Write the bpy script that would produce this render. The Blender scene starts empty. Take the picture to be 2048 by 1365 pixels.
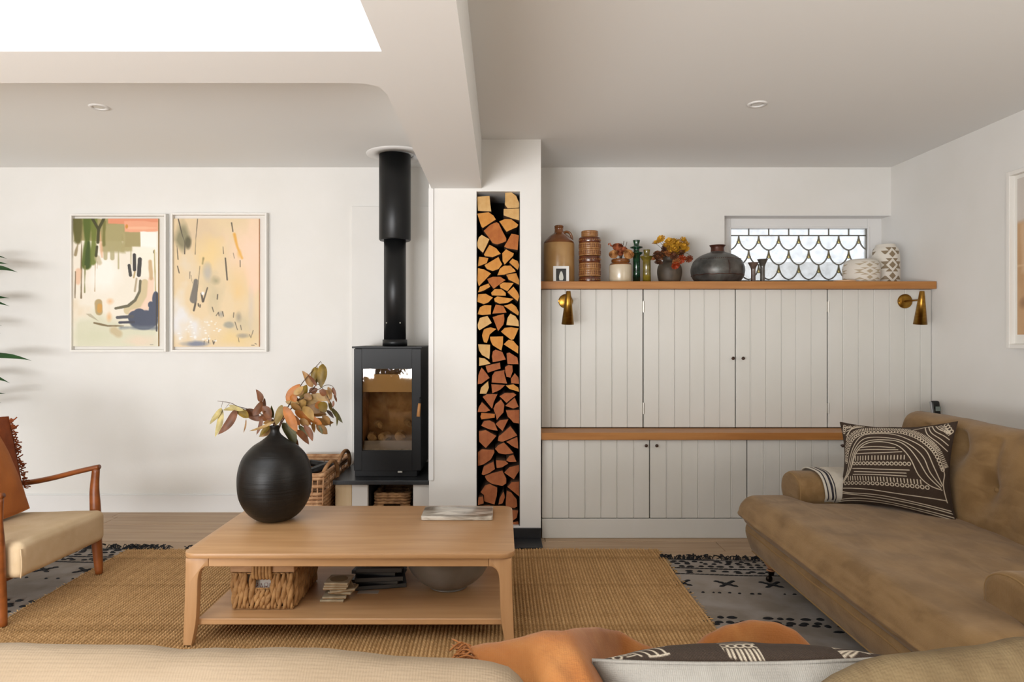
import bpy, bmesh, math, random
import numpy as np
from mathutils import Vector, Matrix, noise
random.seed(7)
C = bpy.context.scene.collection
PI = math.pi
# ------------------------------------------------------------------ camera
FPX, VX, VY, EYE = 1365.0, 1003.0, 673.0, 1.219
cam_d = bpy.data.cameras.new('camera')
cam = bpy.data.objects.new('camera', cam_d); C.objects.link(cam)
cam.location = (0, 0, EYE); cam.rotation_euler = (PI/2, 0, 0)
cam_d.sensor_width = 36.0; cam_d.lens = FPX/2048*36
cam_d.shift_x = (1024-VX)/2048; cam_d.shift_y = (VY-682.5)/2048
cam_d.clip_start = 0.05
bpy.context.scene.camera = cam
# ------------------------------------------------------------------ light
sc = bpy.context.scene
sc.view_settings.view_transform = 'Standard'; sc.view_settings.look = 'None'
sc.view_settings.gamma = 1.0; sc.view_settings.use_curve_mapping = False
sc.view_settings.exposure = -0.15
wd = bpy.data.worlds.new('World'); sc.world = wd; wd.use_nodes = True
wn = wd.node_tree; bg = wn.nodes['Background']
bg.inputs[0].default_value = (0.92, 0.96, 1.0, 1); bg.inputs[1].default_value = 1.5
def area(name, loc, target, sx, sy, power, col):
    d = bpy.data.lights.new(name, 'AREA'); d.shape = 'RECTANGLE'; d.size = sx; d.size_y = sy
    d.energy = power; d.color = col
    o = bpy.data.objects.new(name, d); C.objects.link(o); o.location = loc
    o.rotation_euler = (Vector(target)-Vector(loc)).to_track_quat('-Z', 'Y').to_euler()
    return o
area('daylight_garden_doors', (-2.2, -2.05, 1.25), (-2.2, 4, 1.4), 3.0, 2.1, 46, (0.95, 0.975, 1.0))
area('added_ceiling_uplight', (-2.2, -2.0, 0.75), (-1.7, 1.2, 2.7), 3.0, 0.9, 270, (0.98, 0.985, 1.0))  # added lamp, low and aimed upward, to brighten the ceiling
area('daylight_roof_lantern', (-2.1, 0.1, 3.25), (-2.1, 0.35, 0), 3.0, 2.2, 72, (0.95, 0.98, 1.0))
area('daylight_side_window', (2.66, 0.5, 1.35), (1.3, 1.0, 1.6), 1.3, 1.1, 16, (1.0, 0.9, 0.76))

# ------------------------------------------------------------------ helpers
def lin(c):
    if isinstance(c, str):
        c = c.lstrip('#'); c = [int(c[i:i+2], 16)/255 for i in (0, 2, 4)]
    elif max(c) > 1.01: c = [v/255 for v in c]
    return tuple(v/12.92 if v <= .04045 else ((v+.055)/1.055)**2.4 for v in c)
MATS = {}
def M(name, col, rough=.5, metal=0, col2=None, scale=(4, 4, 4), detail=4, lo=.35, hi=.65, bump=0, bscale=None,
      bdetail=3, sheen=0, coat=0, weave=0, wscale=300, spec=None, trans=0, col3=None, s3=(1, 1, 1), f3=.5):
    m = bpy.data.materials.new(name); m.use_nodes = True; MATS[name] = m
    nt = m.node_tree; N = nt.nodes; L = nt.links; b = N['Principled BSDF']
    b.inputs['Base Color'].default_value = (*lin(col), 1)
    b.inputs['Roughness'].default_value = rough; b.inputs['Metallic'].default_value = metal
    if sheen: b.inputs['Sheen Weight'].default_value = sheen
    if coat: b.inputs['Coat Weight'].default_value = coat; b.inputs['Coat Roughness'].default_value = .12
    if spec is not None: b.inputs['Specular IOR Level'].default_value = spec
    if trans: b.inputs['Transmission Weight'].default_value = trans
    tc = N.new('ShaderNodeTexCoord')
    def nz(sc_, det, distort=0):
        mp = N.new('ShaderNodeMapping'); mp.inputs['Scale'].default_value = sc_
        L.new(tc.outputs['Object'], mp.inputs['Vector'])
        t = N.new('ShaderNodeTexNoise'); t.inputs['Scale'].default_value = 1; t.inputs['Detail'].default_value = det
        t.inputs['Distortion'].default_value = distort
        L.new(mp.outputs[0], t.inputs['Vector']); return t
    out = None
    if col2 is not None:
        t = nz(scale, detail, .3)
        r = N.new('ShaderNodeValToRGB'); r.color_ramp.elements[0].position = lo; r.color_ramp.elements[1].position = hi
        r.color_ramp.elements[0].color = (*lin(col), 1); r.color_ramp.elements[1].color = (*lin(col2), 1)
        L.new(t.outputs['Fac'], r.inputs[0]); out = r.outputs[0]
        if col3 is not None:
            t3 = nz(s3, 3, .5)
            r3 = N.new('ShaderNodeValToRGB'); r3.color_ramp.elements[0].position = .45; r3.color_ramp.elements[1].position = .7
            r3.color_ramp.elements[0].color = (0, 0, 0, 1); r3.color_ramp.elements[1].color = (f3, f3, f3, 1)
            L.new(t3.outputs['Fac'], r3.inputs[0])
            mx = N.new('ShaderNodeMix'); mx.data_type = 'RGBA'
            L.new(r3.outputs[0], mx.inputs[0]); L.new(out, mx.inputs[6]); mx.inputs[7].default_value = (*lin(col3), 1)
            out = mx.outputs[2]
        L.new(out, b.inputs['Base Color'])
    h = None
    if bump:
        t = nz(bscale or scale, bdetail); h = t.outputs['Fac']
    if weave:
        mp = N.new('ShaderNodeMapping'); L.new(tc.outputs['Object'], mp.inputs['Vector'])
        ws = []
        for d in ('X', 'Y', 'Z'):
            w = N.new('ShaderNodeTexWave'); w.bands_direction = d; w.inputs['Scale'].default_value = wscale/20
            w.inputs['Distortion'].default_value = 1.5; w.inputs['Detail Scale'].default_value = 2
            L.new(mp.outputs[0], w.inputs['Vector']); ws.append(w)
        a1 = N.new('ShaderNodeMath'); a1.operation = 'ADD'; L.new(ws[0].outputs['Fac'], a1.inputs[0]); L.new(ws[1].outputs['Fac'], a1.inputs[1])
        a2 = N.new('ShaderNodeMath'); a2.operation = 'ADD'; L.new(a1.outputs[0], a2.inputs[0]); L.new(ws[2].outputs['Fac'], a2.inputs[1])
        a3 = N.new('ShaderNodeMath'); a3.operation = 'MULTIPLY'; a3.inputs[1].default_value = .33*weave; L.new(a2.outputs[0], a3.inputs[0])
        if h is None: h = a3.outputs[0]; bump = 1
        else:
            a4 = N.new('ShaderNodeMath'); a4.operation = 'ADD'; L.new(h, a4.inputs[0]); L.new(a3.outputs[0], a4.inputs[1]); h = a4.outputs[0]
    if h is not None:
        bp = N.new('ShaderNodeBump'); bp.inputs['Strength'].default_value = min(1, bump); bp.inputs['Distance'].default_value = .004
        L.new(h, bp.inputs['Height']); L.new(bp.outputs[0], b.inputs['Normal'])
    return m
def vmat(name, rough=.7, weave=0, wscale=300, sheen=0, bump=0, bscale=(40, 40, 40)):
    m = M(name, '#808080', rough, weave=weave, wscale=wscale, sheen=sheen, bump=bump, bscale=bscale)
    nt = m.node_tree; a = nt.nodes.new('ShaderNodeAttribute'); a.attribute_name = 'paint'
    nt.links.new(a.outputs['Color'], nt.nodes['Principled BSDF'].inputs['Base Color']); return m

WM = {}
def wm(o): return WM.get(o, Matrix.Identity(4))
def reg(o, parent):
    if parent is not None: o.parent = parent
    WM[o] = wm(parent) @ o.matrix_basis if parent is not None else o.matrix_basis.copy()
def tag(o, label=None, cat=None, group=None, kind=None):
    if label: o['label'] = label
    if cat: o['category'] = cat
    if group: o['group'] = group
    if kind: o['kind'] = kind
    return o
def thing(name, label, cat, loc=(0, 0, 0), rz=0, group=None):
    o = bpy.data.objects.new(name, None); C.objects.link(o); o.empty_display_size = .05
    o.location = loc; o.rotation_euler = (0, 0, rz); reg(o, None)
    return tag(o, label, cat, group)
def obj(name, bm, mat, parent=None, smooth=False, loc=None, kind=None, local=False, label=None):
    """links bm (in world coordinates unless local) as one mesh object"""
    if isinstance(bm, bpy.types.Mesh): me = bm
    else:
        me = bpy.data.meshes.new(name)
        if parent is not None and not local: bm.transform(wm(parent).inverted())
        elif loc is not None and not local: bm.transform(Matrix.Translation(-Vector(loc)))
        if smooth:
            for f in bm.faces: f.smooth = True
            if smooth != True:
                for e in bm.edges:
                    if len(e.link_faces) == 2 and e.calc_face_angle(0) > smooth: e.smooth = False
        bm.to_mesh(me); bm.free()
    if mat is not None and not me.materials: me.materials.append(mat)
    o = bpy.data.objects.new(name, me); C.objects.link(o)
    if loc is not None: o.location = loc
    reg(o, parent)
    if kind: o['kind'] = kind
    if label: o['label'] = label
    return o
def struct(name, bm, mat, parent=None, smooth=False):
    return obj(name, bm, mat, parent, smooth, kind='structure' if parent is None else None)
def dup(root, loc=None, rz=None, **tags):
    def cp(o, par):
        c = o.copy(); C.objects.link(c)
        if par is not None: c.parent = par
        for ch in o.children: cp(ch, c)
        return c
    r = cp(root, None)
    if loc is not None: r.location = loc
    if rz is not None: r.rotation_euler.z = rz
    for k, v in tags.items(): r[k] = v
    WM[r] = r.matrix_basis.copy()
    return r
def nb(): return bmesh.new()
def box(bm, x0, x1, y0, y1, z0, z1, bev=0, seg=2, mtx=None):
    r = bmesh.ops.create_cube(bm, size=1)
    vs = r['verts']
    for v in vs:
        v.co = Vector(((x0+x1)/2+v.co.x*(x1-x0), (y0+y1)/2+v.co.y*(y1-y0), (z0+z1)/2+v.co.z*(z1-z0)))
    if mtx is not None:
        for v in vs: v.co = mtx @ v.co
    if bev:
        es = list({e for v in vs for e in v.link_edges})
        bmesh.ops.bevel(bm, geom=es, offset=bev, segments=seg, affect='EDGES', profile=.5)
    return bm
def bx(*a, **k): return box(nb(), *a, **k)
def lathe(bm, prof, c=(0, 0, 0), seg=40, cap=True, rot=None, wob=0):
    rings = []
    c = Vector(c)
    for r, z in prof:
        ring = []
        for i in range(seg):
            a = 2*PI*i/seg
            p = Vector((r*math.cos(a), r*math.sin(a), z))
            if wob: p += Vector((noise.noise(p*25), noise.noise(p*25+Vector((9, 0, 0))), 0))*wob
            if rot is not None: p = rot @ p
            ring.append(bm.verts.new(p+c))
        rings.append(ring)
    for a, b in zip(rings, rings[1:]):
        for i in range(seg):
            j = (i+1) % seg
            bm.faces.new((a[i], a[j], b[j], b[i]))
    if cap:
        if prof[0][0] > 1e-5: bm.faces.new(list(reversed(rings[0])))
        if prof[-1][0] > 1e-5: bm.faces.new(rings[-1])
    return bm
def smoothp(prof, n=4):
    """Catmull-Rom refinement of a polyline of tuples"""
    P_ = [Vector(p) if len(p) == 3 else Vector((p[0], p[1], 0)) for p in prof]; out = []
    for i in range(len(P_)-1):
        p0 = P_[max(i-1, 0)]; p1 = P_[i]; p2 = P_[i+1]; p3 = P_[min(i+2, len(P_)-1)]
        for k in range(n):
            t = k/n
            out.append(.5*((2*p1)+(p2-p0)*t+(2*p0-5*p1+4*p2-p3)*t*t+(3*p1-p0-3*p2+p3)*t**3))
    out.append(P_[-1])
    return [tuple(p) if len(prof[0]) == 3 else (max(p.x, 0), p.y) for p in out]
def tube(bm, pts, rad, seg=8, cap=True, flat=None):
    pts = [Vector(p) for p in pts]; n = len(pts); rings = []
    up = None
    for i, p in enumerate(pts):
        t = (pts[min(i+1, n-1)]-pts[max(i-1, 0)]).normalized()
        if up is None:
            up = Vector((0, 0, 1)) if abs(t.z) < .9 else Vector((1, 0, 0))
        s = t.cross(up).normalized(); up = s.cross(t).normalized()
        r = rad(i/(n-1)) if callable(rad) else rad
        ra, rb = r if isinstance(r, tuple) else (r, r)
        rings.append([bm.verts.new(p+s*math.cos(2*PI*k/seg)*ra+up*math.sin(2*PI*k/seg)*rb) for k in range(seg)])
    for a, b in zip(rings, rings[1:]):
        for k in range(seg):
            bm.faces.new((a[k], a[(k+1) % seg], b[(k+1) % seg], b[k]))
    if cap: bm.faces.new(list(reversed(rings[0]))); bm.faces.new(rings[-1])
    return bm
def prism(bm, poly, vec):
    vec = Vector(vec)
    a = [bm.verts.new(Vector(p)) for p in poly]; b = [bm.verts.new(Vector(p)+vec) for p in poly]
    bm.faces.new(a); bm.faces.new(list(reversed(b)))
    n = len(a)
    for i in range(n): bm.faces.new((a[(i+1) % n], a[i], b[i], b[(i+1) % n]))
    bmesh.ops.recalc_face_normals(bm, faces=bm.faces[:]); return bm
def rbox(bm, cx, cy, cz, sx, sy, sz, r, n=14, fn=None):
    """rounded box, dense quads; fn(u) with u in [-1,1]^3 and p gives the final point"""
    h = Vector((sx/2, sy/2, sz/2)); cache = {}
    def pt(u):
        k = tuple(round(c, 5) for c in u)
        if k in cache: return cache[k]
        q = []
        for c, hh in zip(u, h):
            rr = min(r, hh); core = hh-rr
            if abs(c) < .7: q.append(c/.7*(core))
            else: q.append(math.copysign(core+(abs(c)-.7)/.3*rr, c))
        q = Vector(q)
        inner = Vector([max(-(hh-min(r, hh)), min(hh-min(r, hh), c)) for c, hh in zip(q, h)])
        d = q-inner
        if d.length > 1e-9:
            m = max(abs(c) for c in d); d = d.normalized()*m
        p = inner+d
        p = Vector((p.x+cx, p.y+cy, p.z+cz))
        if fn: p = fn(Vector(u), p)
        v = bm.verts.new(p); cache[k] = v; return v
    ts = [-1+2*i/n for i in range(n+1)]
    for ax in range(3):
        for s in (-1, 1):
            for i in range(n):
                for j in range(n):
                    q = []
                    for a, b in ((ts[i], ts[j]), (ts[i+1], ts[j]), (ts[i+1], ts[j+1]), (ts[i], ts[j+1])):
                        u = [0, 0, 0]; u[ax] = s; u[(ax+1) % 3] = a; u[(ax+2) % 3] = b; q.append(pt(u))
                    if s < 0: q.reverse()
                    if len(set(q)) == 4: bm.faces.new(q)
    return bm
def grid(bm, f, nu, nv, closeu=False):
    vs = [[bm.verts.new(f(i/nu, j/nv)) for j in range(nv+1)] for i in range(nu+(0 if closeu else 1))]
    m = len(vs)
    for i in range(nu):
        for j in range(nv):
            bm.faces.new((vs[i][j], vs[(i+1) % m][j], vs[(i+1) % m][j+1], vs[i][j+1]))
    return vs
def at(px, py, Y): return Vector(((px-VX)*Y/FPX, Y, EYE-(py-VY)*Y/FPX))
def nz(p, s=1.0): return noise.noise(Vector(p)*s)

# ---- painting on a vertex-colour canvas
class Canvas:
    def __init__(s, w, h, x0, x1, y0, y1, col):
        s.w, s.h = w, h
        s.X, s.Y = np.meshgrid(np.linspace(x0, x1, w), np.linspace(y0, y1, h))
        s.a = np.ones((h, w, 3))*np.array(col)/255.
        rng = np.random.RandomState(3); k = np.zeros((h, w))
        for oct_ in (6, 12, 28):
            g = rng.rand(oct_+1, oct_+1); yi = np.linspace(0, oct_-1e-3, h); xi = np.linspace(0, oct_-1e-3, w)
            y0_, x0_ = yi.astype(int), xi.astype(int); fy = (yi-y0_)[:, None]; fx = (xi-x0_)[None]
            k += (g[y0_][:, x0_]*(1-fy)*(1-fx)+g[y0_+1][:, x0_]*fy*(1-fx)+g[y0_][:, x0_+1]*(1-fy)*fx+g[y0_+1][:, x0_+1]*fy*fx)*8/oct_
        s.n = (k-k.mean())/k.std()
    def mix(s, m, col, al=1):
        m = np.clip(m, 0, 1)[..., None]*al; s.a = s.a*(1-m)+m*np.array(col)/255.
    def line(s, pts, w, col, al=1, soft=3, rough=0):
        d = np.full(s.X.shape, 1e9)
        for (ax, ay), (bx_, by) in zip(pts, pts[1:]):
            vx, vy = bx_-ax, by-ay; l2 = vx*vx+vy*vy+1e-9
            t = np.clip(((s.X-ax)*vx+(s.Y-ay)*vy)/l2, 0, 1)
            d = np.minimum(d, np.hypot(s.X-ax-t*vx, s.Y-ay-t*vy))
        s.mix((w/2-d+rough*s.n)/soft+.5, col, al)
    def blob(s, cx, cy, rx, ry, col, al=1, soft=.6, rough=.15):
        d = np.hypot((s.X-cx)/rx, (s.Y-cy)/ry)+rough*s.n
        s.mix((1-d)/soft+.5*(soft < .3), col, al)
    def rect(s, x0, y0, x1, y1, col, al=1, soft=8, rough=3):
        d = np.minimum(np.minimum(s.X-x0, x1-s.X), np.minimum(s.Y-y0, y1-s.Y))+rough*s.n
        s.mix(d/soft+.5, col, al)
    def ring(s, cx, cy, rx, ry, w, col, soft=2):
        d = np.abs(np.hypot((s.X-cx)/rx, (s.Y-cy)/ry)-1)*min(rx, ry)
        s.mix((w/2-d)/soft+.5, col)
    def linear(s):
        a = np.clip(s.a, 0, 1); return np.where(a <= .04045, a/12.92, ((a+.055)/1.055)**2.4)
def paint_mesh(me, cols):
    at_ = me.color_attributes.new('paint', 'FLOAT_COLOR', 'POINT')
    c4 = np.ones((len(me.vertices), 4), np.float32); c4[:, :3] = cols
    at_.data.foreach_set('color', c4.ravel())
def grid_mesh(name, Pn):
    """mesh from a (h,w,3) array of points"""
    h, w, _ = Pn.shape
    idx = np.arange(h*w).reshape(h, w)
    q = np.stack([idx[:-1, :-1], idx[1:, :-1], idx[1:, 1:], idx[:-1, 1:]], -1).reshape(-1, 4)
    me = bpy.data.meshes.new(name)
    me.vertices.add(h*w); me.vertices.foreach_set('co', Pn.reshape(-1).astype(np.float32))
    me.loops.add(q.size); me.loops.foreach_set('vertex_index', q.ravel().astype(np.int32))
    me.polygons.add(len(q)); me.polygons.foreach_set('loop_start', np.arange(0, q.size, 4, dtype=np.int32))
    me.polygons.foreach_set('use_smooth', np.ones(len(q), dtype=bool))
    me.update(calc_edges=True); me.validate(); return me

# ------------------------------------------------------------------ materials
m_wall = M('white_paint', '#E5E3DF', .85, col2='#E2E0DB', scale=(3, 3, 3), bump=.08, bscale=(60, 60, 60))
m_ceil = M('ceiling_paint', '#EAEAE8', .9)
m_trim = M('trim_paint', '#E4E3E1', .55)
m_cab = M('cabinet_paint', '#D6D4CE', .5, col2='#D3D1CA', scale=(6, 6, 2))
m_groove = M('gap_shadow_board', '#4a463f', .8)
m_plank = M('pale_oak_floor', '#B79C7E', .5, col2='#A3876A', scale=(1.5, 22, 22), detail=6, bump=.1, bscale=(3, 60, 60), col3='#8f7358', s3=(1, 9, 9), f3=.35)
m_oak = M('oak_shelf', '#B27B42', .42, col2='#A26A34', scale=(2, 30, 30), detail=6, bump=.06, bscale=(3, 80, 80))
m_table = M('oak_table', '#BF9468', .4, col2='#B1865A', scale=(2.2, 26, 26), detail=6, bump=.05, bscale=(3, 80, 80), col3='#A67A50', s3=(1.2, 8, 8), f3=.35)
m_tleg = M('oak_table_leg', '#BC9166', .42, col2='#AC8156', scale=(26, 26, 2.2), detail=6, bump=.05, bscale=(80, 80, 3))
m_teak = M('teak', '#8A4B1F', .35, col2='#6E3814', scale=(5, 18, 18), detail=5, bump=.05, bscale=(10, 60, 60))
m_black = M('black_steel', '#101011', .45, bump=.04, bscale=(300, 300, 300), spec=.3)
m_slate = M('black_slate', '#1E1F21', .38, col2='#28292b', scale=(9, 9, 9), bump=.08, bscale=(20, 20, 20))
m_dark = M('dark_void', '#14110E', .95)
m_brass = M('aged_brass', '#A27A35', .3, metal=1, col2='#8C6528', scale=(20, 20, 60))
m_glass = M('clear_glass', '#F4F8F8', .02, trans=1)
m_lead = M('lead_came', '#7A7870', .6)
m_knob = M('dark_wood_knob', '#3B2416', .4)
m_hinge = M('steel_hinge', '#B9B6AE', .35, metal=.8)
m_char = M('charcoal', '#171718', .6)
# ================================================================== SETTING
ZT = 2.393; YB = 4.74; XR = 2.705; XL = -4.3; YR = -2.2
ZS = 2.101   # soffit of the beams
# floor with planks
fl = struct('floor', bx(XL-.1, XR+.15, YR-.1, YB+.3, -.1, -.012), m_plank)
pw = .185
protos = []
for L_ in (1.5, 1.9, 2.2):
    protos.append(None)
y = YB+.05; k = 0
rngp = random.Random(5)
pm = {}
while y > 1.4:
    x = XL + rngp.uniform(-1.4, 0)
    while x < XR+.05:
        L_ = rngp.choice((1.5, 1.9, 2.2))
        if L_ not in pm:
            b = bx(0, L_-.003, -pw+.0025, 0, -.014, 0, .0015, 1); me = bpy.data.meshes.new('plank'); b.to_mesh(me); b.free(); me.materials.append(m_plank); pm[L_] = me
        o = bpy.data.objects.new('plank', pm[L_]); C.objects.link(o); o.parent = fl; o.location = (x, y, 0)
        x += L_
    y -= pw; k += 1
# walls
b = nb()
def wr(x): return XR+.0147*(0)  # right wall is plumb and square
WX0, WX1, WZ0, WZ1 = 1.549, XR, 1.575, 2.063
box(b, XL-.1, WX0, YB, YB+.13, 0, ZT+.1)
box(b, WX0, XR+.1, YB, YB+.13, 0, WZ0)
box(b, WX0, XR+.1, YB, YB+.13, WZ1, ZT+.1)
struct('wall_back', b, m_wall)
b = nb()
for y0, y1, z0, z1 in ((YR, -.2, 0, ZT+.1), (-.2, 1.2, 0, .75), (-.2, 1.2, 1.95, ZT+.1), (1.2, YB+.2, 0, ZT+.1)): box(b, XR, XR+.1, y0, y1, z0, z1)
struct('wall_right', b, m_wall)
struct('wall_left', bx(XL-.1, XL, YR, YB, 0, ZT+.8), m_wall)
b = nb()      # rear wall: garden doors opening left
for x0, x1, z0, z1 in ((XL, -3.75, 0, 2.9), (-3.75, -.65, 2.32, 2.9), (-.65, XR, 0, 2.9)):
    box(b, x0, x1, YR-.1, YR, z0, z1)
struct('wall_rear', b, m_wall)
# ceilings
struct('ceiling', bx(-.25, XR+.05, YR-.1, YB+.05, ZT, ZT+.1), m_ceil)
struct('ceiling_alcove', bx(XL, -.25, 2.2, YB+.05, ZT, ZT+.1), m_ceil)
# downstand beams, mitred into one plastered shape (L plan)
poly = [(-.119, YR), (-.119, 4.068), (-.417, 4.068), (-.417, 2.475), (-.432, 2.41), (-.48, 2.380), (-.55, 2.375), (XL, 2.375), (XL, 2.112), (-.371, 2.112), (-.371, YR)]
struct('ceiling_beam', prism(nb(), [(x, y_, ZS) for x, y_ in poly], (0, 0, ZT-ZS+.02)), m_ceil)
# roof lantern shaft above the opening
b = nb()
box(b, XL, -.371, 2.112, 2.2, ZT, 3.0); box(b, -.371, -.28, YR, 2.2, ZT+.1, 3.0); box(b, XL, -.371, YR-.05, -1.25, ZS, 3.0)
struct('trim_1', b, m_wall)
# pier with the log niche
PY = 4.068
NX0, NX1, NZ0, NZ1 = -.149, .110, .085, 2.083
b = nb()
box(b, -.432, NX0, PY, YB, .075, ZS); box(b, -.432, -.25, PY, YB, ZS, ZT); 
box(b, NX1, .235, PY, YB, .075, ZT); box(b, NX0, NX1, PY, YB, NZ1, ZT); box(b, -.25, NX0, PY, YB, ZS, ZT)
box(b, NX0, NX1, PY, YB, .075, NZ0)
struct('wall_pier', b, m_wall)
struct('trim_2', bx(-.434, -.404, PY-.012, PY+.01, .36, ZS-.001, .003), m_trim)      # corner strip left of the pier
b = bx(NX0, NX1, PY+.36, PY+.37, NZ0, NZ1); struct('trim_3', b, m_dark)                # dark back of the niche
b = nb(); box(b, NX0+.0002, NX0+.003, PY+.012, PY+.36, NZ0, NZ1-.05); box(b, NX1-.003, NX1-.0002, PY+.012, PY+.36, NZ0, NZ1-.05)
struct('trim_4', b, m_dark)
struct('trim_5', bx(-.432, .236, PY-.012, PY+.02, .018, .077, .002), m_slate)          # slate upstand
struct('trim_6', bx(-.44, .236, 3.885, PY+.01, .0, .018, .003), m_slate)               # slate floor slab
# skirting
b = bx(XL, -1.03, YB-.018, YB, 0, .118); box(b, XL, -1.03, YB-.012, YB, .118, .125, .003)
struct('baseboard_back', b, m_trim)
struct('baseboard_left', bx(XL, XL+.018, YR, YB, 0, .125, .003), m_trim)
struct('baseboard_right', bx(XR-.018, XR, YR, 4.09, 0, .125, .003), m_trim)
# heat shield panel on the wall behind the stove
struct('trim_7', bx(-1.037, -.434, YB-.022, YB, .35, 2.118, .003), m_wall)

# ------------------------------------------------------------------ leaded window
win = obj('window_1', bx(WX0, XR+.08, YB+.13, YB+.2, WZ0-.02, WZ1+.02), m_trim, kind='structure')
win.data.clear_geometry()
GY = YB+.135     # glass plane
def gx(px): return (px-VX)*GY/FPX
def gz(py): return EYE-(py-VY)*GY/FPX
GX0, GX1, GZ0, GZ1 = gx(1460), gx(1733), gz(563.5), gz(458)
b = nb()
box(b, WX0-.01, GX0, GY-.015, GY+.04, WZ0-.02, WZ1, .004); box(b, GX1, XR+.01, GY-.015, GY+.04, WZ0-.02, WZ1, .004)
box(b, GX0, GX1, GY-.015, GY+.04, GZ1, WZ1, .004); box(b, GX0, GX1, GY-.015, GY+.04, WZ0-.02, GZ0, .004)
obj('window_frame', b, m_trim, win)
b = nb()
for x0, x1, z0, z1 in ((GX0-.012, GX0, GZ0, GZ1+.012), (GX1, GX1+.012, GZ0, GZ1+.012), (GX0, GX1, GZ1, GZ1+.012)):
    box(b, x0, x1, GY-.024, GY-.012, z0, z1, .003)
obj('glazing_bead', b, m_trim, win)
obj('window_sill', bx(WX0, XR, YB-.0, YB+.13, WZ0-.03, WZ0, .003), m_trim, win)
b = bx(WX0, XR, YB+.001, YB+.125, WZ1-.006, WZ1); obj('window_head', b, m_trim, win)
def thin_glass(name, col, refl=.08):
    m = bpy.data.materials.new(name); m.use_nodes = True; nt = m.node_tree; N = nt.nodes; L = nt.links
    N.remove(N['Principled BSDF'])
    t = N.new('ShaderNodeBsdfTransparent'); t.inputs[0].default_value = (*lin(col), 1)
    g = N.new('ShaderNodeBsdfGlossy'); g.inputs['Roughness'].default_value = .15
    tc = N.new('ShaderNodeTexCoord'); nzt = N.new('ShaderNodeTexNoise'); nzt.inputs['Scale'].default_value = 22
    bp = N.new('ShaderNodeBump'); bp.inputs['Strength'].default_value = .4; bp.inputs['Distance'].default_value = .01
    L.new(tc.outputs['Object'], nzt.inputs['Vector']); L.new(nzt.outputs['Fac'], bp.inputs['Height']); L.new(bp.outputs[0], g.inputs['Normal'])
    r = N.new('ShaderNodeValToRGB'); r.color_ramp.elements[0].position = .4; r.color_ramp.elements[1].position = .75
    r.color_ramp.elements[0].color = (refl, refl, refl, 1); r.color_ramp.elements[1].color = (refl*3, refl*3, refl*3, 1)
    L.new(nzt.outputs['Fac'], r.inputs[0])
    mx = N.new('ShaderNodeMixShader'); L.new(r.outputs[0], mx.inputs[0])
    L.new(t.outputs[0], mx.inputs[1]); L.new(g.outputs[0], mx.inputs[2]); L.new(mx.outputs[0], N['Material Output'].inputs[0]); return m
m_pane = thin_glass('rolled_glass', '#FAFBFC'); m_amber = thin_glass('amber_glass', '#F3E8B8')
S_ = (GX1-GX0)/6.83         # scallop pitch
ztop = gz(400+293/4.096); rh = (gz(0)-gz(120/4.096))
x_first = gx(1420+235/4.096)
def came(pts, r=.0052):
    obj('lead_came', tube(nb(), [(x, GY, z) for x, z in pts], r, 6), m_lead, win, True)
came([(GX0, ztop), (GX1, ztop)]); came([(GX0, GZ0+.005), (GX1, GZ0+.005)]); came([(GX0+.003, GZ0), (GX0+.003, GZ1)]); came([(GX1-.003, GZ0), (GX1-.003, GZ1)]); 
sq = [x_first-S_/2+S_*i for i in range(1, 7)]
for x in sq: came([(x, ztop), (x, GZ1)])
def pane(poly, m=None):
    poly = [(min(max(x, GX0+.001), GX1-.001), min(max(z, GZ0+.001), GZ1)) for x, z in poly]
    q = []
    for p in poly:
        if not q or (abs(p[0]-q[-1][0])+abs(p[1]-q[-1][1])) > 1e-4: q.append(p)
    if len(q) < 3: return
    ar = abs(sum(q[i][0]*q[(i+1) % len(q)][1]-q[(i+1) % len(q)][0]*q[i][1] for i in range(len(q))))/2
    if ar < 2e-4 and m is None: return
    obj('pane', prism(nb(), [(x, GY-.0015-(.0035 if m else 0), z) for x, z in q], (0, .003, 0)), m or m_pane, win)
xs = [GX0]+sq+[GX1]
for a, c in zip(xs, xs[1:]): pane([(a, ztop), (c, ztop), (c, GZ1), (a, GZ1)])
def side(cx, zt, s, n=8):
    """curve from tip (cx,zt) down to joint (cx+s*S_/2, zt-rh)"""
    return [(cx+s*S_/2*(t**1.9*.9+.1*t), zt-rh*(1-(1-t)**1.6)) for t in [i/n for i in range(n+1)]]
for row in range(4):
    zt = ztop-row*rh
    for i in range(-1, 9):
        cx = x_first+S_*(i-(.5 if row % 2 else 0))
        for s in (-1, 1):
            cv = [p for p in side(cx, zt, s) if GX0 <= p[0] <= GX1 and p[1] >= GZ0]
            if len(cv) > 2: came(cv)
        if GX0 < cx < GX1 and zt-.03 > GZ0:
            arc = [(cx+.0135*math.cos(a), zt-.042+.0155*math.sin(a)) for a in [PI+PI*j/8 for j in range(9)]]
            if arc[4][1] > GZ0: came(arc, .0028)
            pane([(cx, zt-.008)]+[(cx-.012, zt-.042)]+arc[1:-1]+[(cx+.012, zt-.042)], m_amber)
        # shield between tip (cx) and tip (cx+S_): sides converge on the joint below
        l = side(cx, zt, 1); r_ = side(cx+S_, zt, -1)
        top = [(cx, zt), (cx+S_, zt)]
        if row == 0: poly = l+list(reversed(r_))
        else:
            up = side(cx+S_/2, zt+rh, -1); up2 = side(cx+S_/2, zt+rh, 1)
            poly = l+list(reversed(r_))[1:]+list(reversed(up2))[1:]+up[1:-1]
        if cx < GX1 and cx+S_ > GX0: pane(poly)
gw = obj('garden_wall', bx(-.5, 6, 7.0, 7.2, -.1, 1.98), M('pale_render', '#F2F1EF', .9, col2='#DAD9D7', scale=(5, 5, 9), detail=6), kind='structure')
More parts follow.
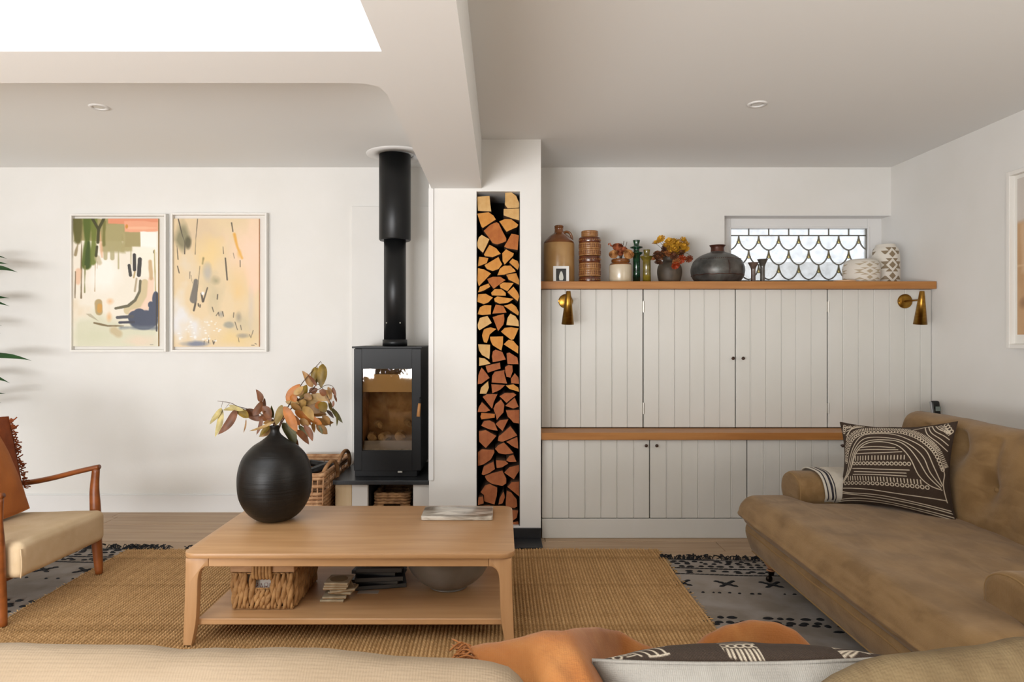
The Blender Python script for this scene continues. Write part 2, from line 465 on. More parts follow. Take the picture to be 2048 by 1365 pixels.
def downlight(name, X, Y, label):
    t = thing(name, label, 'ceiling light', (X, Y, ZT))
    obj('bezel', lathe(nb(), [(.030, -.001), (.030, -.006), (.046, -.006), (.049, 0), (.049, .001)], (X, Y, ZT), 32, False), m_trim, t, True)
    obj('lamp_glass', lathe(nb(), [(0.001, -.002), (.015, -.004), (.031, -.001)], (X, Y, ZT), 24, False), M('frosted', '#DAD8D2', .3), t, True)
downlight('downlight', 1.292, 3.446, 'small round recessed downlight in the shaded right-hand ceiling')
downlight('downlight', -2.058, 3.49, 'small round recessed downlight in the bright ceiling above the paintings')
# ================================================================== FITTED CUPBOARDS
UY = 4.29; LY = 4.119
def ux(px): return (px-VX)*UY/FPX
def lx(px): return (px-VX)*LY/FPX
def board_run(parent, Y, edges, z0, z1, th=.016):
    for a, c in zip(edges, edges[1:]):
        b = bx(a+.0006, c-.0006, Y, Y+th, z0, z1, .0022, 1)
        obj('board', b, m_cab, parent)
        if c < edges[-1]-1e-6:      # bead beside the joint
            obj('bead', bx(c+.0035, c+.0062, Y-.0014, Y+.004, z0, z1, .001, 1), m_cab, parent)
def knob(parent, x, Y, z, s=1):
    prof = [(.004, 0), (.004, .012), (.0085, .016), (.0105, .022), (.009, .028), (.0001, .030)]
    obj('knob', lathe(nb(), [(r*s, h*s) for r, h in prof], (x, Y, z), 16, False, Matrix.Rotation(PI/2, 3, 'X')), m_knob, parent, True)
def hinge(parent, x, Y, z):
    b = nb(); box(b, x-.009, x-.001, Y-.002, Y+.003, z-.033, z+.033, .001, 1); box(b, x+.001, x+.007, Y-.002, Y+.003, z-.033, z+.033, .001, 1)
    tube(b, [(x, Y-.003, z-.036), (x, Y-.003, z+.036)], .004, 8)
    obj('hinge', b, m_hinge, parent)
SZ = 1.560           # top of the oak shelf
UZ0, UZ1 = .643, SZ-.046
X0 = .237
up = thing('wall_cupboard', 'tall white tongue-and-groove wall cupboard between the two oak shelves, with two doors', 'cupboard', (1.5, UY+.2, UZ0))
b = nb(); box(b, X0, XR-.002, UY+.018, YB-.002, UZ0, UZ1)
obj('carcass', b, m_groove, up)
pxl = [1083, 1102, 1130.5, 1161, 1192, 1224, 1254.5, 1285.5]
pxd1 = [1287.5, 1318, 1349, 1379.7, 1408.5, 1439.5, 1470.3]
pxd2 = [1472, 1500.6, 1531.8, 1562.8, 1591.6, 1622.6, 1654.3]
pxr = [1656.3, 1686, 1717, 1748, 1779, 1810, 1841, 1867.5]
for nm, pp in (('fixed_panel', pxl), ('door', pxd1), ('door', pxd2), ('fixed_panel', pxr)):
    e = [max(ux(p), X0) for p in pp]; e = [min(v, XR-.003) for v in e]
    mid = obj(nm, bx(e[0]+.001, e[-1]-.001, UY+.014, UY+.022, UZ0+.004, UZ1-.002), m_cab, up)
    board_run(mid, UY, e, UZ0+.003, UZ1-.001)
    if nm == 'door':
        d1 = pp is pxd1
        knob(mid, ux(1464 if d1 else 1484), UY, EYE-(717-VY)*UY/FPX)
        for py in (614, 817): hinge(mid, ux(1287 if d1 else 1656.3), UY, EYE-(py-VY)*UY/FPX)
# oak shelf and oak ledge
t = obj('oak_shelf', bx(X0, XR-.004, 4.235, YB-.002, SZ-.046, SZ, .002, 1), m_oak, loc=(1.47, 4.4, SZ-.046))
tag(t, 'long thick oak shelf on top of the white cupboard carrying the pots', 'shelf')
t = obj('oak_ledge', bx(X0, XR-.004, 4.088, UY+.012, .597, .641, .002, 1), m_oak, loc=(1.47, 4.2, .597))
tag(t, 'narrow oak ledge running across the middle of the white cupboards', 'shelf')
# lower units
LZ0, LZ1 = .118, .594
def base_unit(label, doors, knobs):
    x0 = max(lx(doors[0][0]), X0); x1 = min(lx(doors[-1][-1]), XR-.003)
    u = thing('base_cupboard', label, 'cupboard', ((x0+x1)/2, LY+.2, 0), group='low white cupboards under the ledge')
    obj('carcass', bx(x0, x1, LY+.018, YB-.002, LZ0, LZ1), m_groove, u)
    obj('plinth', bx(x0, x1, LY-.006, LY+.02, 0.001, LZ0-.001, .002, 1), m_cab, u)
    for d, kx in zip(doors, knobs):
        e = [min(max(lx(p), X0), XR-.003) for p in d]
        dd = obj('door', bx(e[0]+.001, e[-1]-.001, LY+.014, LY+.022, LZ0+.003, LZ1-.002), m_cab, u)
        board_run(dd, LY, e, LZ0+.003, LZ1-.001)
        if kx: knob(dd, lx(kx), LY, EYE-(891-VY)*LY/FPX, .95)
base_unit('low white panelled cupboard with two dark knobs beside the log store',
          [[1084, 1105, 1137.4, 1170, 1202, 1234, 1267, 1298.6], [1300.2, 1332.6, 1364, 1396, 1429, 1462, 1493.4]], [1291, 1312])
base_unit('low white panelled cupboard half hidden behind the olive sofa',
          [[1495, 1527, 1560, 1592, 1624, 1657, 1689.5], [1691, 1723, 1756, 1788, 1821, 1853, 1886, 1900]], [1682, None])

# brass sconces
def sconce(xd, label, tilt):
    zd = EYE-(603-VY)*UY/FPX
    t = thing('wall_sconce', label, 'wall lamp', (xd, UY, zd))
    R = Matrix.Rotation(PI/2, 3, 'X')
    obj('wall_plate', lathe(nb(), [(.0445, 0), (.0445, .010), (.041, .013), (.0001, .013)], (xd, UY, zd), 40, False, R), m_brass, t, math.radians(40))
    cy = 4.12
    obj('arm', tube(nb(), [(xd, UY-.01, zd), (xd, cy+.02, zd), (xd, cy, zd)], .006, 10), m_brass, t, True)
    zc = EYE-(616-VY)*cy/FPX
    Rt = Matrix.Rotation(math.radians(tilt), 3, 'Y') @ Matrix.Rotation(math.radians(7), 3, 'X')
    prof = [(.0001, .101), (.012, .101), (.0135, .099), (.0385, -.100), (.0372, -.100), (.013, .094), (.0001, .095)]
    obj('cone_shade', lathe(nb(), prof, (xd, cy, zc), 40, False, Rt), m_brass, t, math.radians(40))
    obj('switch_peg', tube(nb(), [(xd-.042, UY-.012, zd), (xd-.043, UY-.02, zd)], .006, 8), m_brass, t)
sconce(.402, 'brass cone wall lamp at the left end of the cupboard beside the log store', 0.5)
sconce(2.533, 'brass cone wall lamp at the right end of the cupboard near the corner', -1)
# ================================================================== STOVE, HEARTH, LOGS
HZ = .351
t = thing('hearth', 'raised black slate hearth on a pale block base under the stove', 'hearth', (-.72, 4.4, 0))
obj('slab', bx(-1.015, -.433, 4.10, YB-.023, HZ-.026, HZ, .003), m_slate, t)
m_ply = M('birch_block', '#CDB591', .6, col2='#C3A77F', scale=(20, 20, 3)); m_whiteb = M('plaster_block', '#D2CEC8', .8)
obj('side_block', bx(-1.006, -.906, 4.13, YB-.03, 0.001, HZ-.027, .002), m_ply, t, label='pale plywood block')
obj('side_block', bx(-.905, -.81, 4.13, YB-.03, 0.001, HZ-.027, .002), m_whiteb, t, label='white plastered block')
obj('side_block', bx(-.535, -.435, 4.13, YB-.03, 0.001, HZ-.027, .002), m_whiteb, t)
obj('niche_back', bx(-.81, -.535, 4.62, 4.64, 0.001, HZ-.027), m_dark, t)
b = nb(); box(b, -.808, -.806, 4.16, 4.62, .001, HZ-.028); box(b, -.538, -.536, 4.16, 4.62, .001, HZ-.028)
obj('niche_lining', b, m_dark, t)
# ---- stove
SX0, SX1, SY0, SY1 = -.908, -.496, 4.20, 4.62
def sx(px): return (px-VX)*SY0/FPX
def szz(py): return EYE-(py-VY)*SY0/FPX
ZB = szz(942); ZTP = szz(697)
st = thing('wood_stove', 'tall black steel wood-burning stove with a glass door on the slate hearth', 'stove', ((SX0+SX1)/2, 4.41, HZ))
obj('plinth', bx(SX0+.003, SX1-.025, SY0+.012, SY1-.03, HZ+.0005, ZB, .003), m_black, st)
wx0, wx1, wz0, wz1 = sx(724), sx(823.5), szz(902), szz(738)
b = nb()
T = .02
box(b, SX0, SX0+T, SY0+.03, SY1, ZB, ZTP); box(b, SX1-T, SX1, SY0+.03, SY1, ZB, ZTP); box(b, SX0+T, SX1-T, SY1-T, SY1, ZB, ZTP)
box(b, SX0+T, SX1-T, SY0+.03, SY1-T, ZB, ZB+T); box(b, SX0+T, SX1-T, SY0+.03, SY1-T, ZTP-T, ZTP)
obj('body', b, m_black, st)
d = nb()
box(d, SX0, wx0, SY0, SY0+.028, ZB, ZTP-.004, .002); box(d, wx1, SX1, SY0, SY0+.028, ZB, ZTP-.004, .002)
box(d, wx0, wx1, SY0, SY0+.028, ZB, wz0); box(d, wx0, wx1, SY0, SY0+.028, wz1, ZTP-.004)
door = obj('door', d, m_black, st)
m_sg = M('stove_glass', '#E9DFD0', .03, trans=1); m_sg.node_tree.nodes['Principled BSDF'].inputs['IOR'].default_value = 1.5
obj('glass_pane', bx(wx0-.004, wx1+.004, SY0+.016, SY0+.021, wz0-.004, wz1+.004), m_sg, door)
hx = sx(841)
obj('handle', tube(nb(), smoothp([(hx, SY0-.002, szz(797)), (hx, SY0-.035, szz(795)), (hx, SY0-.042, szz(803)), (hx-.002, SY0-.043, szz(812))], 5), .0035, 8), m_black, door, True)
obj('handle_grip', tube(nb(), [(hx-.001, SY0-.043, szz(806)), (hx-.008, SY0-.047, szz(832))], lambda t_: .0085+.003*t_, 8), M('beech', '#C08A55', .5), door, math.radians(40), label='pale wooden grip')
obj('top_plate', bx(SX0-.012, SX1+.008, SY0-.006, SY1+.005, ZTP, ZTP+.011, .002), m_black, st)
obj('air_lever', bx(sx(796), sx(805), SY0-.012, SY0+.012, szz(946), szz(942.5), .001), m_hinge, st)
m_fire = M('firebrick', '#C79B68', .95, col2='#9C7348', scale=(14, 14, 14), bump=.3, bscale=(40, 40, 40))
b = nb()
fx0, fx1, fy0, fy1, fz0, fz1 = SX0+.022, SX1-.022, SY0+.04, SY1-.022, ZB+.022, ZTP-.022
obj('firebrick', bx(fx0, fx1, fy1-.16, fy1, fz0, fz1), m_fire, st)
obj('firebrick', bx(fx0, fx0+.025, fy0, fy1-.16, fz0, fz1), m_fire, st); obj('firebrick', bx(fx1-.025, fx1, fy0, fy1-.16, fz0, fz1), m_fire, st)
obj('firebrick', bx(fx0+.025, fx1-.025, fy0, fy1-.16, fz0, wz0+.005), M('ash_bed', '#8d8378', .95, col2='#b7aea2', scale=(30, 30, 30)), st)
obj('baffle', bx(fx0+.025, fx1-.025, fy0+.012, fy0+.03, szz(786), szz(750)), M('vermiculite', '#D8B27C', .95), st)
obj('log_guard', bx(fx0+.03, fx1-.03, fy0+.002, fy0+.008, wz0-.002, szz(884)), M('grey_guard', '#8C8177', .5), st)
m_bark0 = M('pale_log', '#C5A172', .9, col2='#9d7a50', scale=(20, 20, 20))
for i, (px, py, r, a) in enumerate(((744, 874, .030, .2), (770, 874, .028, -.2), (801, 872, .034, .1), (816, 846, .022, .3), (757, 849, .022, .4))):
    q = at(px, py, SY0+.13)
    lg = obj('firewood_billet', lathe(nb(), smoothp([(.001, -.06), (r*.9, -.055), (r, 0), (r*.92, .055), (.001, .06)], 2), q, 10, False, Matrix.Rotation(PI/2, 3, 'X') @ Matrix.Rotation(a, 3, 'Y'), .008), m_bark0, loc=(q.x, q.y, q.z-r))
    tag(lg, 'pale log end behind the stove glass, '+['leftmost of the bottom row', 'middle of the bottom row', 'rightmost of the bottom row', 'lying on top at right', 'lying on top at left'][i], 'firewood', 'logs lying inside the stove')
# ---- flue
FX, FYc = -.687, 4.40
m_flue = M('flue_black', '#121314', .4, spec=.4)
fl_ = thing('flue_pipe', 'black two-diameter flue pipe rising from the stove to the ceiling', 'flue', (FX, FYc, ZTP+.011))
c = (FX, FYc, 0)
obj('collar', lathe(nb(), [(.079, ZTP+.0115), (.079, ZTP+.052), (.0715, ZTP+.053)], c, 48), m_flue, fl_, math.radians(40))
obj('lower_pipe', lathe(nb(), [(.0705, ZTP+.053), (.0705, 1.85)], c, 48), m_flue, fl_, math.radians(40))
obj('upper_pipe', lathe(nb(), [(.072, 1.842), (.096, 1.835), (.1015, 1.842), (.1015, ZT-.008)], c, 56), m_flue, fl_, math.radians(40))
for a in (-2.25, -.95):
    p = Vector((FX+.0705*math.cos(a), FYc+.0705*math.sin(a), EYE-(646-VY)*4.33/FPX)); n = Vector((math.cos(a), math.sin(a), 0))
    obj('screw', tube(nb(), [p, p+n*.003], .005, 8), m_hinge, fl_)
pt = obj('ceiling_plate', lathe(nb(), [(.1025, ZT-.001), (.1025, ZT-.007), (.2, ZT-.007), (.203, ZT-.001)], (FX+.02, FYc, 0), 64, False), m_trim, fl_, math.radians(30), label='white round ceiling rose plate')

# ---- split logs in the niche: outline of each cut end, crop units (5.055 per pixel)
LOGS = '''A0|170,118 300,108 318,270 180,262
A0|455,75 520,72 570,110 602,180 598,232 480,238 452,200
A0|440,242 600,238 602,362 540,345 440,310
A1|172,290 290,275 340,310 365,350 230,438 215,425
A2|236,462 300,402 370,372 392,385 470,540 470,570 380,602 330,590
A1|395,365 450,342 520,345 592,400 580,425 470,474
A0|172,590 190,530 220,505 300,550 233,690 180,640
A1|240,700 297,600 370,640 415,695 330,730 250,720
A2|445,625 520,492 598,508 585,660 470,640
A1|425,690 465,648 545,690 540,715 450,808 430,770
A1|190,724 288,737 270,790 178,825
A1|245,810 390,724 428,800 390,850 330,870 270,850
A1|497,780 530,742 585,768 600,810 585,860 550,830
A1|375,915 400,850 450,815 510,815 558,860 565,878 450,908
A1|180,840 240,852 316,895 190,1028 172,960
A2|272,950 330,926 410,926 463,960 340,1050 290,990
A1|465,905 570,888 600,962 600,1010 490,955
A1|398,1010 440,985 545,992 480,1076 410,1040
A1|180,1088 200,1032 290,997 308,1030 240,1070
A1|478,1085 540,1028 580,1080 600,1130 585,1180
A1|312,1090 350,1050 420,1052 465,1092 465,1120 320,1116
A1|182,1105 260,1100 336,1140 290,1188 240,1208 172,1185
A1|343,1150 375,1127 546,1152 490,1190 400,1203 350,1180
A1|175,1310 200,1237 250,1214 318,1217 312,1310 220,1318
A2|324,1303 360,1207 438,1222 473,1290 400,1298
A1|440,1220 520,1197 570,1232 598,1292 590,1323
B0|178,150 200,82 280,60 323,133 195,210 182,190
B2|327,72 445,40 450,90 440,150 385,218
B0|467,155 480,82 510,37 560,62 592,112 598,170
B1|220,260 240,197 310,174 370,192 300,250 270,338 240,330
B1|412,220 450,182 520,174 596,187 545,300 520,308 440,245
B1|302,270 438,267 435,350 420,416 330,360 307,310
B1|440,350 490,302 540,312 592,372 590,446
B0|180,347 306,352 298,503 220,458 190,410
B3|320,470 330,422 360,402 430,427 466,505 330,533
B3|470,440 500,432 580,482 592,552 480,550
B0|192,482 250,492 310,545 192,570
B3|257,567 405,534 412,595 280,638
B3|455,577 490,557 530,562 535,620 510,688 470,680 457,630
B3|178,755 185,660 218,582 260,632 300,690 220,748
B3|317,740 322,670 350,627 453,609 450,650 478,750
B3|514,700 555,642 590,682 600,752 517,745
B0|198,853 210,790 285,722 292,790 265,853
B3|314,754 456,764 400,815 325,848
B1|462,767 540,754 590,787 600,833 500,803
B3|227,880 270,854 380,854 340,940 325,1003
B3|397,875 450,842 540,840 570,862 470,943
B3|457,975 555,888 595,985 540,1003
B3|178,1035 190,982 222,932 308,1020 260,1035
B3|337,1000 360,952 415,907 450,960 440,1040 372,1118 355,1050
B3|462,1017 602,1012 602,1155 540,1145 480,1080
B2|205,1080 215,1042 355,1052 353,1090 215,1108
B3|212,1175 240,1127 300,1120 350,1147 383,1226 300,1213
B3|357,1160 400,1122 490,1112 430,1233
B3|190,1227 260,1216 370,1277 262,1401 250,1393 192,1335
B3|382,1330 390,1282 510,1177 582,1272 430,1338
C3|467,125 580,74 590,195 520,163
C3|352,195 380,162 445,130 543,240 460,253 390,240
C3|178,376 178,232 220,202 345,207 350,235 310,310 240,358
C3|467,310 500,264 540,252 572,325 500,328
C3|217,453 240,372 340,322 355,400 300,438 235,463
C3|362,307 460,312 488,340 430,378 370,386
C3|447,440 500,382 600,360 602,420 545,508
C3|247,475 330,442 430,417 470,500 470,550 430,578 330,558 270,520
C3|205,640 250,572 300,554 378,592 373,680 350,768 245,735 240,668
C3|477,580 520,532 600,524 600,680
C3|187,682 233,672 240,745 182,763
C3|387,765 400,702 440,632 455,690 430,753
C3|461,740 472,622 520,642 575,712 580,788 550,803 465,798
C3|517,817 590,822 575,895 530,928
C3|180,782 300,772 350,802 330,895 190,895
C3|356,804 450,812 500,822 508,925 360,890
C3|180,905 330,902 340,968 180,968
C3|352,905 510,950 590,935 598,968 352,968'''.split('\n')
ENDS = [M('log_end_pale', '#D2AC74', .85, col2='#C09355', scale=(14, 14, 14), detail=6, bump=.5, bscale=(90, 20, 120)),
        M('log_end_golden', '#CE9348', .85, col2='#BA7832', scale=(14, 14, 14), detail=6, bump=.5, bscale=(90, 20, 120)),
        M('log_end_orange', '#B56E34', .85, col2='#9A5424', scale=(14, 14, 14), detail=6, bump=.5, bscale=(90, 20, 120)),
        M('log_end_red', '#A9643A', .85, col2='#8E4C28', scale=(14, 14, 14), detail=6, bump=.5, bscale=(90, 20, 120))]
m_bark = M('bark', '#6B4A30', .9, col2='#4c3220', scale=(30, 8, 30), bump=.6, bscale=(60, 12, 60))
OY = {'A': 370, 'B': 620, 'C': 860}
TONE = ['pale', 'golden', 'orange', 'reddish']
count = {}
for row in LOGS:
    h_, pts = row.split('|'); tone = int(h_[1])
    Yf = PY+.012+random.uniform(0, .03)
    pp = []
    for q in pts.split():
        x, y = map(float, q.split(','))
        px, py = 920+x/5.055, OY[h_[0]]+y/5.055
        pp.append(at(px, py, PY+.02))
    cx = sum(p.x for p in pp)/len(pp); cz = sum(p.z for p in pp)/len(pp)
    # refine outline with a slight irregularity
    poly = []
    for i, p in enumerate(pp):
        q = pp[(i+1) % len(pp)]; poly.append(p); 
        if (q-p).length > .02: poly.append(p.lerp(q, .5)+Vector((random.uniform(-1, 1), 0, random.uniform(-1, 1)))*.0012)
    poly = [Vector((max(NX0+.0035, min(NX1-.0035, cx+(p.x-cx)*.985)), Yf, max(NZ0+.001, cz+(p.z-cz)*.985))) for p in poly]
    side_ = 'left' if cx < -.055 else ('right' if cx > .02 else 'middle')
    count[side_] = count.get(side_, 0)+1; n = count[side_]
    sq = len(pp) <= 4
    ordn = ['top', 'second', 'third', 'fourth', 'fifth', 'sixth', 'seventh', 'eighth', 'ninth', 'tenth', 'eleventh', 'twelfth', 'thirteenth', 'fourteenth', 'fifteenth', 'sixteenth', 'seventeenth', 'eighteenth', 'nineteenth', 'twentieth', 'twenty-first', 'twenty-second', 'twenty-third', 'twenty-fourth', 'twenty-fifth', 'twenty-sixth', 'twenty-seventh', 'twenty-eighth', 'twenty-ninth', 'thirtieth'][n-1]
    where = {'left': 'against the left side of the log store', 'right': 'against the right side of the log store', 'middle': 'down the middle of the log store'}[side_]
    lab = '%s %s split log, %s%s %s' % (TONE[tone], 'four-cornered' if sq else 'rounded', ordn, ' one' if n == 1 else ' from the top', where)
    b = prism(nb(), [p+Vector((0, .004, 0)) for p in poly], (0, .29, 0))
    lg = obj('split_log', b, m_bark, loc=(cx, Yf, min(p.z for p in poly)))
    tag(lg, lab, 'log', 'split logs stacked in the wall niche')
    b = prism(nb(), [Vector((cx+(p.x-cx)*.985, p.y, cz+(p.z-cz)*.985)) for p in poly], (0, .0038, 0))
    obj('cut_end', b, ENDS[tone], lg)
# ================================================================== POTS ON THE OAK SHELF
def potp(prof_px, Y, base_py):
    """profile list of (half width px, py) at depth Y, bottom set on the shelf"""
    k = Y/FPX
    return [(hw*k, max(SZ+.0005, EYE-(py-VY)*k)) for hw, py in prof_px]
def pot(name, label, cat, pxc, Y, prof, mat, seg=48, smooth=4, group=None, parent_empty=False, n=None):
    X = (pxc-VX)*Y/FPX
    pr = potp(prof, Y, None)
    if smooth: pr = smoothp(pr, smooth)
    return X, pr
def mkpot(name, label, cat, pxc, Y, prof, mat, smooth=4, seg=48, wob=0, group=None):
    X, pr = pot(name, label, cat, pxc, Y, prof, mat, seg, smooth)
    pr = [(0.0001, pr[0][1])]+pr
    o = obj(name, lathe(nb(), [(r, z) for r, z in pr], (X, Y, 0), seg, False, None, wob), mat, None, math.radians(50), loc=(X, Y, SZ+.0005))
    return tag(o, label, cat, group)
def inner(top_r, z_top, depth, thick=.006):
    return [(top_r, z_top), (top_r-thick*.5, z_top+.002), (top_r-thick, z_top), (top_r-thick, z_top-depth), (.0001, z_top-depth)]
# stoneware flagon
m_st = M('stoneware_cream', '#B08A57', .28, col2='#A67E4B', scale=(12, 12, 12), coat=.5)
m_stb = M('stoneware_brown', '#7E4A1C', .25, col2='#6C3C15', scale=(12, 12, 12), coat=.6)
Y = 4.44; X = (1118-VX)*Y/FPX; k = Y/FPX
Zp = lambda py, Y_=None: EYE-(py-VY)*(Y_ or Y)/FPX
fg = thing('stoneware_flagon', 'big tan stoneware flagon with brown shoulder and loop handle at left end of shelf', 'jug', (X, Y, SZ))
R_ = 31*k
obj('body', lathe(nb(), [(.0001, SZ+.001), (R_*.97, SZ+.001), (R_, SZ+.012), (R_, Zp(490)), (R_*.985, Zp(488))], (X, Y, 0), 56, False), m_st, fg, math.radians(50))
pr = smoothp([(R_*.985, Zp(488)), (R_*.93, Zp(483)), (R_*.62, Zp(473)), (R_*.33, Zp(466.5)), (9*k, Zp(463)), (8.6*k, Zp(459))], 4)
obj('shoulder', lathe(nb(), pr+[(9.4*k, Zp(457.5)), (8.6*k, Zp(456)), (.0001, Zp(456))], (X, Y, 0), 56, False), m_stb, fg, math.radians(50))
obj('stopper', lathe(nb(), [(8*k, Zp(456)), (9.4*k, Zp(455)), (9.4*k, Zp(453)), (8.6*k, Zp(451.6)), (.0001, Zp(451.3))], (X, Y, 0), 32, False), m_stb, fg, math.radians(50))
hp = smoothp([(X+9*k, Y, Zp(466)), (X+16*k, Y, Zp(464)), (X+22*k, Y, Zp(467)), (X+25.5*k, Y, Zp(475)), (X+26*k, Y, Zp(486))], 5)
obj('handle', tube(nb(), hp, (3.6*k, 2.6*k), 10), m_stb, fg, True)
# small framed photograph
Y = 4.30; k = Y/FPX
fp = thing('photo_frame', 'tiny white framed photograph of a pale shell leaning in front of the tan flagon', 'photo', ((1122.5-VX)*k, Y, SZ))
def pxbox(x0, x1, y0, y1, Ya, Yb, bev=0): 
    return bx((x0-VX)*Y/FPX, (x1-VX)*Y/FPX, Ya, Yb, max(SZ+.0008, Zp(y1)), Zp(y0), bev, 1)
b = nb()
for a in ((1106.5, 1112, 532.5, 566), (1132.5, 1138, 532.5, 566), (1112, 1132.5, 532.5, 537.5), (1112, 1132.5, 562.5, 566)):
    b2 = pxbox(*a, Y, Y+.012); me_ = bpy.data.meshes.new('t'); b2.to_mesh(me_); b2.free(); b.from_mesh(me_); bpy.data.meshes.remove(me_)
obj('frame', b, M('white_frame', '#E2E0DB', .5), fp)
obj('print', pxbox(1112, 1132.5, 537.5, 562.5, Y+.004, Y+.010), M('dark_print', '#2b2723', .6), fp)
q = at(1122.5, 553, Y+.0036)
sh = smoothp([(q.x-.011, q.y, q.z-.025), (q.x-.014, q.y, q.z), (q.x-.004, q.y, q.z+.03), (q.x+.006, q.y, q.z+.026), (q.x+.014, q.y, q.z-.008), (q.x+.009, q.y, q.z-.025)], 4)
obj('shell_image', prism(nb(), sh, (0, .0006, 0)), M('shell_print', '#CFCFC4', .6), fp)
# banded west-german style vase: bands are relief rings
Y = 4.42; k = Y/FPX; X = (1179.5-VX)*k
m_b1 = M('glaze_brown', '#6B3417', .3, col2='#4E230F', scale=(40, 40, 25), coat=.5); m_b2 = M('glaze_tan', '#A97A48', .4, col2='#8a5a30', scale=(60, 60, 25), coat=.3)
bv = thing('banded_vase', 'tall cylindrical vase with brown and tan ribbed bands beside the flagon', 'vase', (X, Y, SZ))
R_ = 21.8*k
bands = [(476.5, 487, 1), (487, 500, 0), (500, 513, 0), (513, 527, 1), (527, 540, 0), (540, 554, 0), (554, 568, 1)]
for y0, y1, d in bands:
    z1, z0 = Zp(y0), max(SZ+.001, Zp(y1)); pr = [(R_*.965, z0)]
    nr = 3 if d == 0 else 1
    for j in range(nr):
        a = z0+(z1-z0)*(j+.08)/nr; c_ = z0+(z1-z0)*(j+.92)/nr
        pr += [(R_*.985, a), (R_, a+.002), (R_, c_-.002), (R_*.985, c_), (R_*.965, c_+.0005)]
    if z0 < SZ+.002: pr = [(.0001, z0)]+pr
    bb = obj('band', lathe(nb(), pr, (X, Y, 0), 64, False), m_b1 if d else m_b2, bv, math.radians(35))
    # relief stamps around each band
    r_ = nb(); ns = 30
    for j in range(ns):
        a = 2*PI*j/ns; zz = (z0+z1)/2; p = Vector((X+R_*math.cos(a), Y+R_*math.sin(a), zz))
        if d: lathe(r_, [(.0045, -.001), (.0038, .0016), (.002, .0016), (.0018, 0)], p, 8, False, Matrix.Rotation(a, 3, 'Z') @ Matrix.Rotation(PI/2, 3, 'Y'))
        else: box(r_, -.0012, .0012, -.0013, .0013, -(z1-z0)*.3, (z1-z0)*.3, mtx=Matrix.Translation(p) @ Matrix.Rotation(a, 4, 'Z'))
    s_ = obj('relief', r_, m_b2 if d else m_b1, bb); s_['kind'] = 'stuff'
pr = [(R_*.965, Zp(476.5)), (R_*.86, Zp(475)), (17*k, Zp(474))]
for j in range(3): y_ = 474-j*3.6; pr += [(16.4*k, Zp(y_)), (17*k, Zp(y_-.8)), (17*k, Zp(y_-2.8)), (16.4*k, Zp(y_-3.6))]
pr += [(15.4*k, Zp(462.8)), (14.8*k, Zp(464)), (14.8*k, Zp(476)), (.0001, Zp(476))]
obj('rim', lathe(nb(), pr, (X, Y, 0), 56, False), m_b2, bv, math.radians(35))
# cream crock with brown rim
Y = 4.40; k = Y/FPX; X = (1241-VX)*k
m_crock = M('crock_cream', '#CFC2AB', .25, col2='#C3B294', scale=(8, 8, 8), coat=.5)
ck = thing('stoneware_crock', 'small cream crock with a brown glazed rim filled with dried roses', 'pot', (X, Y, SZ))
obj('body', lathe(nb(), [(.0001, SZ+.001), (21.5*k, SZ+.001), (22.5*k, SZ+.008), (22.7*k, Zp(535)), (22*k, Zp(531))], (X, Y, 0), 48, False), m_crock, ck, math.radians(50))
pr = smoothp([(22*k, Zp(531)), (20.5*k, Zp(528)), (18*k, Zp(526.5)), (17.5*k, Zp(525.5)), (18.6*k, Zp(523)), (18*k, Zp(519.5)), (16.5*k, Zp(518.8))], 3)
obj('rim', lathe(nb(), pr+[(15.4*k, Zp(520)), (15.4*k, Zp(530)), (.0001, Zp(530))], (X, Y, 0), 48, False), m_stb, ck, True)
# dried roses
def petal_rose(name, parent_label, q, r, mat, seed, heading, open_=1.0):
    rg = random.Random(seed); b = nb()
    for ring, (n, rr, tz) in enumerate(((7, 1.0, 0), (6, .8, .12), (5, .58, .22), (4, .34, .3))):
        for i in range(n):
            a = 2*PI*i/n+ring*.5+rg.uniform(-.2, .2)
            def f(u, v, a=a, rr=rr, tz=tz, n=n):
                w = (u-.5)*2*PI/n*1.5; rad = r*rr*(.35+.65*math.sin(v*PI*.55)**.8)*(1-.06*abs(u-.5))
                z = r*(-.55+1.15*v+tz)*(1-.25*(2*u-1)**2*v)
                return Vector((rad*math.cos(a+w), rad*math.sin(a+w), z))
            vs = grid(b, f, 4, 4)
    R = heading.to_track_quat('Z', 'Y').to_matrix().to_4x4()
    b.transform(Matrix.Translation(q) @ R)
    o = obj(name, b, mat, None, True, loc=q)
    return o
m_rose = M('dried_rose', '#DDAA6C', .8, col2='#B8763F', scale=(30, 30, 30)); m_rose2 = M('dried_rose_red', '#AC6038', .8, col2='#7e3a20', scale=(40, 40, 40))
m_twig = M('dry_twig', '#4A3320', .8)
def stemto(parent, pts, r=.0016, mat=None): obj('stem', tube(nb(), pts, r, 5), mat or m_twig, parent, True)
br = thing('dried_roses', 'bunch of dried peach and rust roses standing in the cream crock', 'dried flowers', (X, Y, SZ+.12))
src = Vector((X, Y, Zp(526)))
for px, py, r, m_, hd in ((1228, 511, 9.5, m_rose, (-.35, -.8, .6)), (1255.5, 511, 11, m_rose, (.3, -.85, .55)), (1235, 497, 10.5, m_rose2, (-.1, -.6, .9)), (1247, 500, 7.5, m_rose2, (.2, -.3, 1)), (1240, 508, 7, m_rose2, (0, -.7, .7))):
    q = at(px, py, Y-.03*(py > 505)-.01)
    o = petal_rose('rose', '', q, r*k, m_, int(px), Vector(hd)); o.parent = br; o.location = q-br.location
    stemto(br, [src, q])
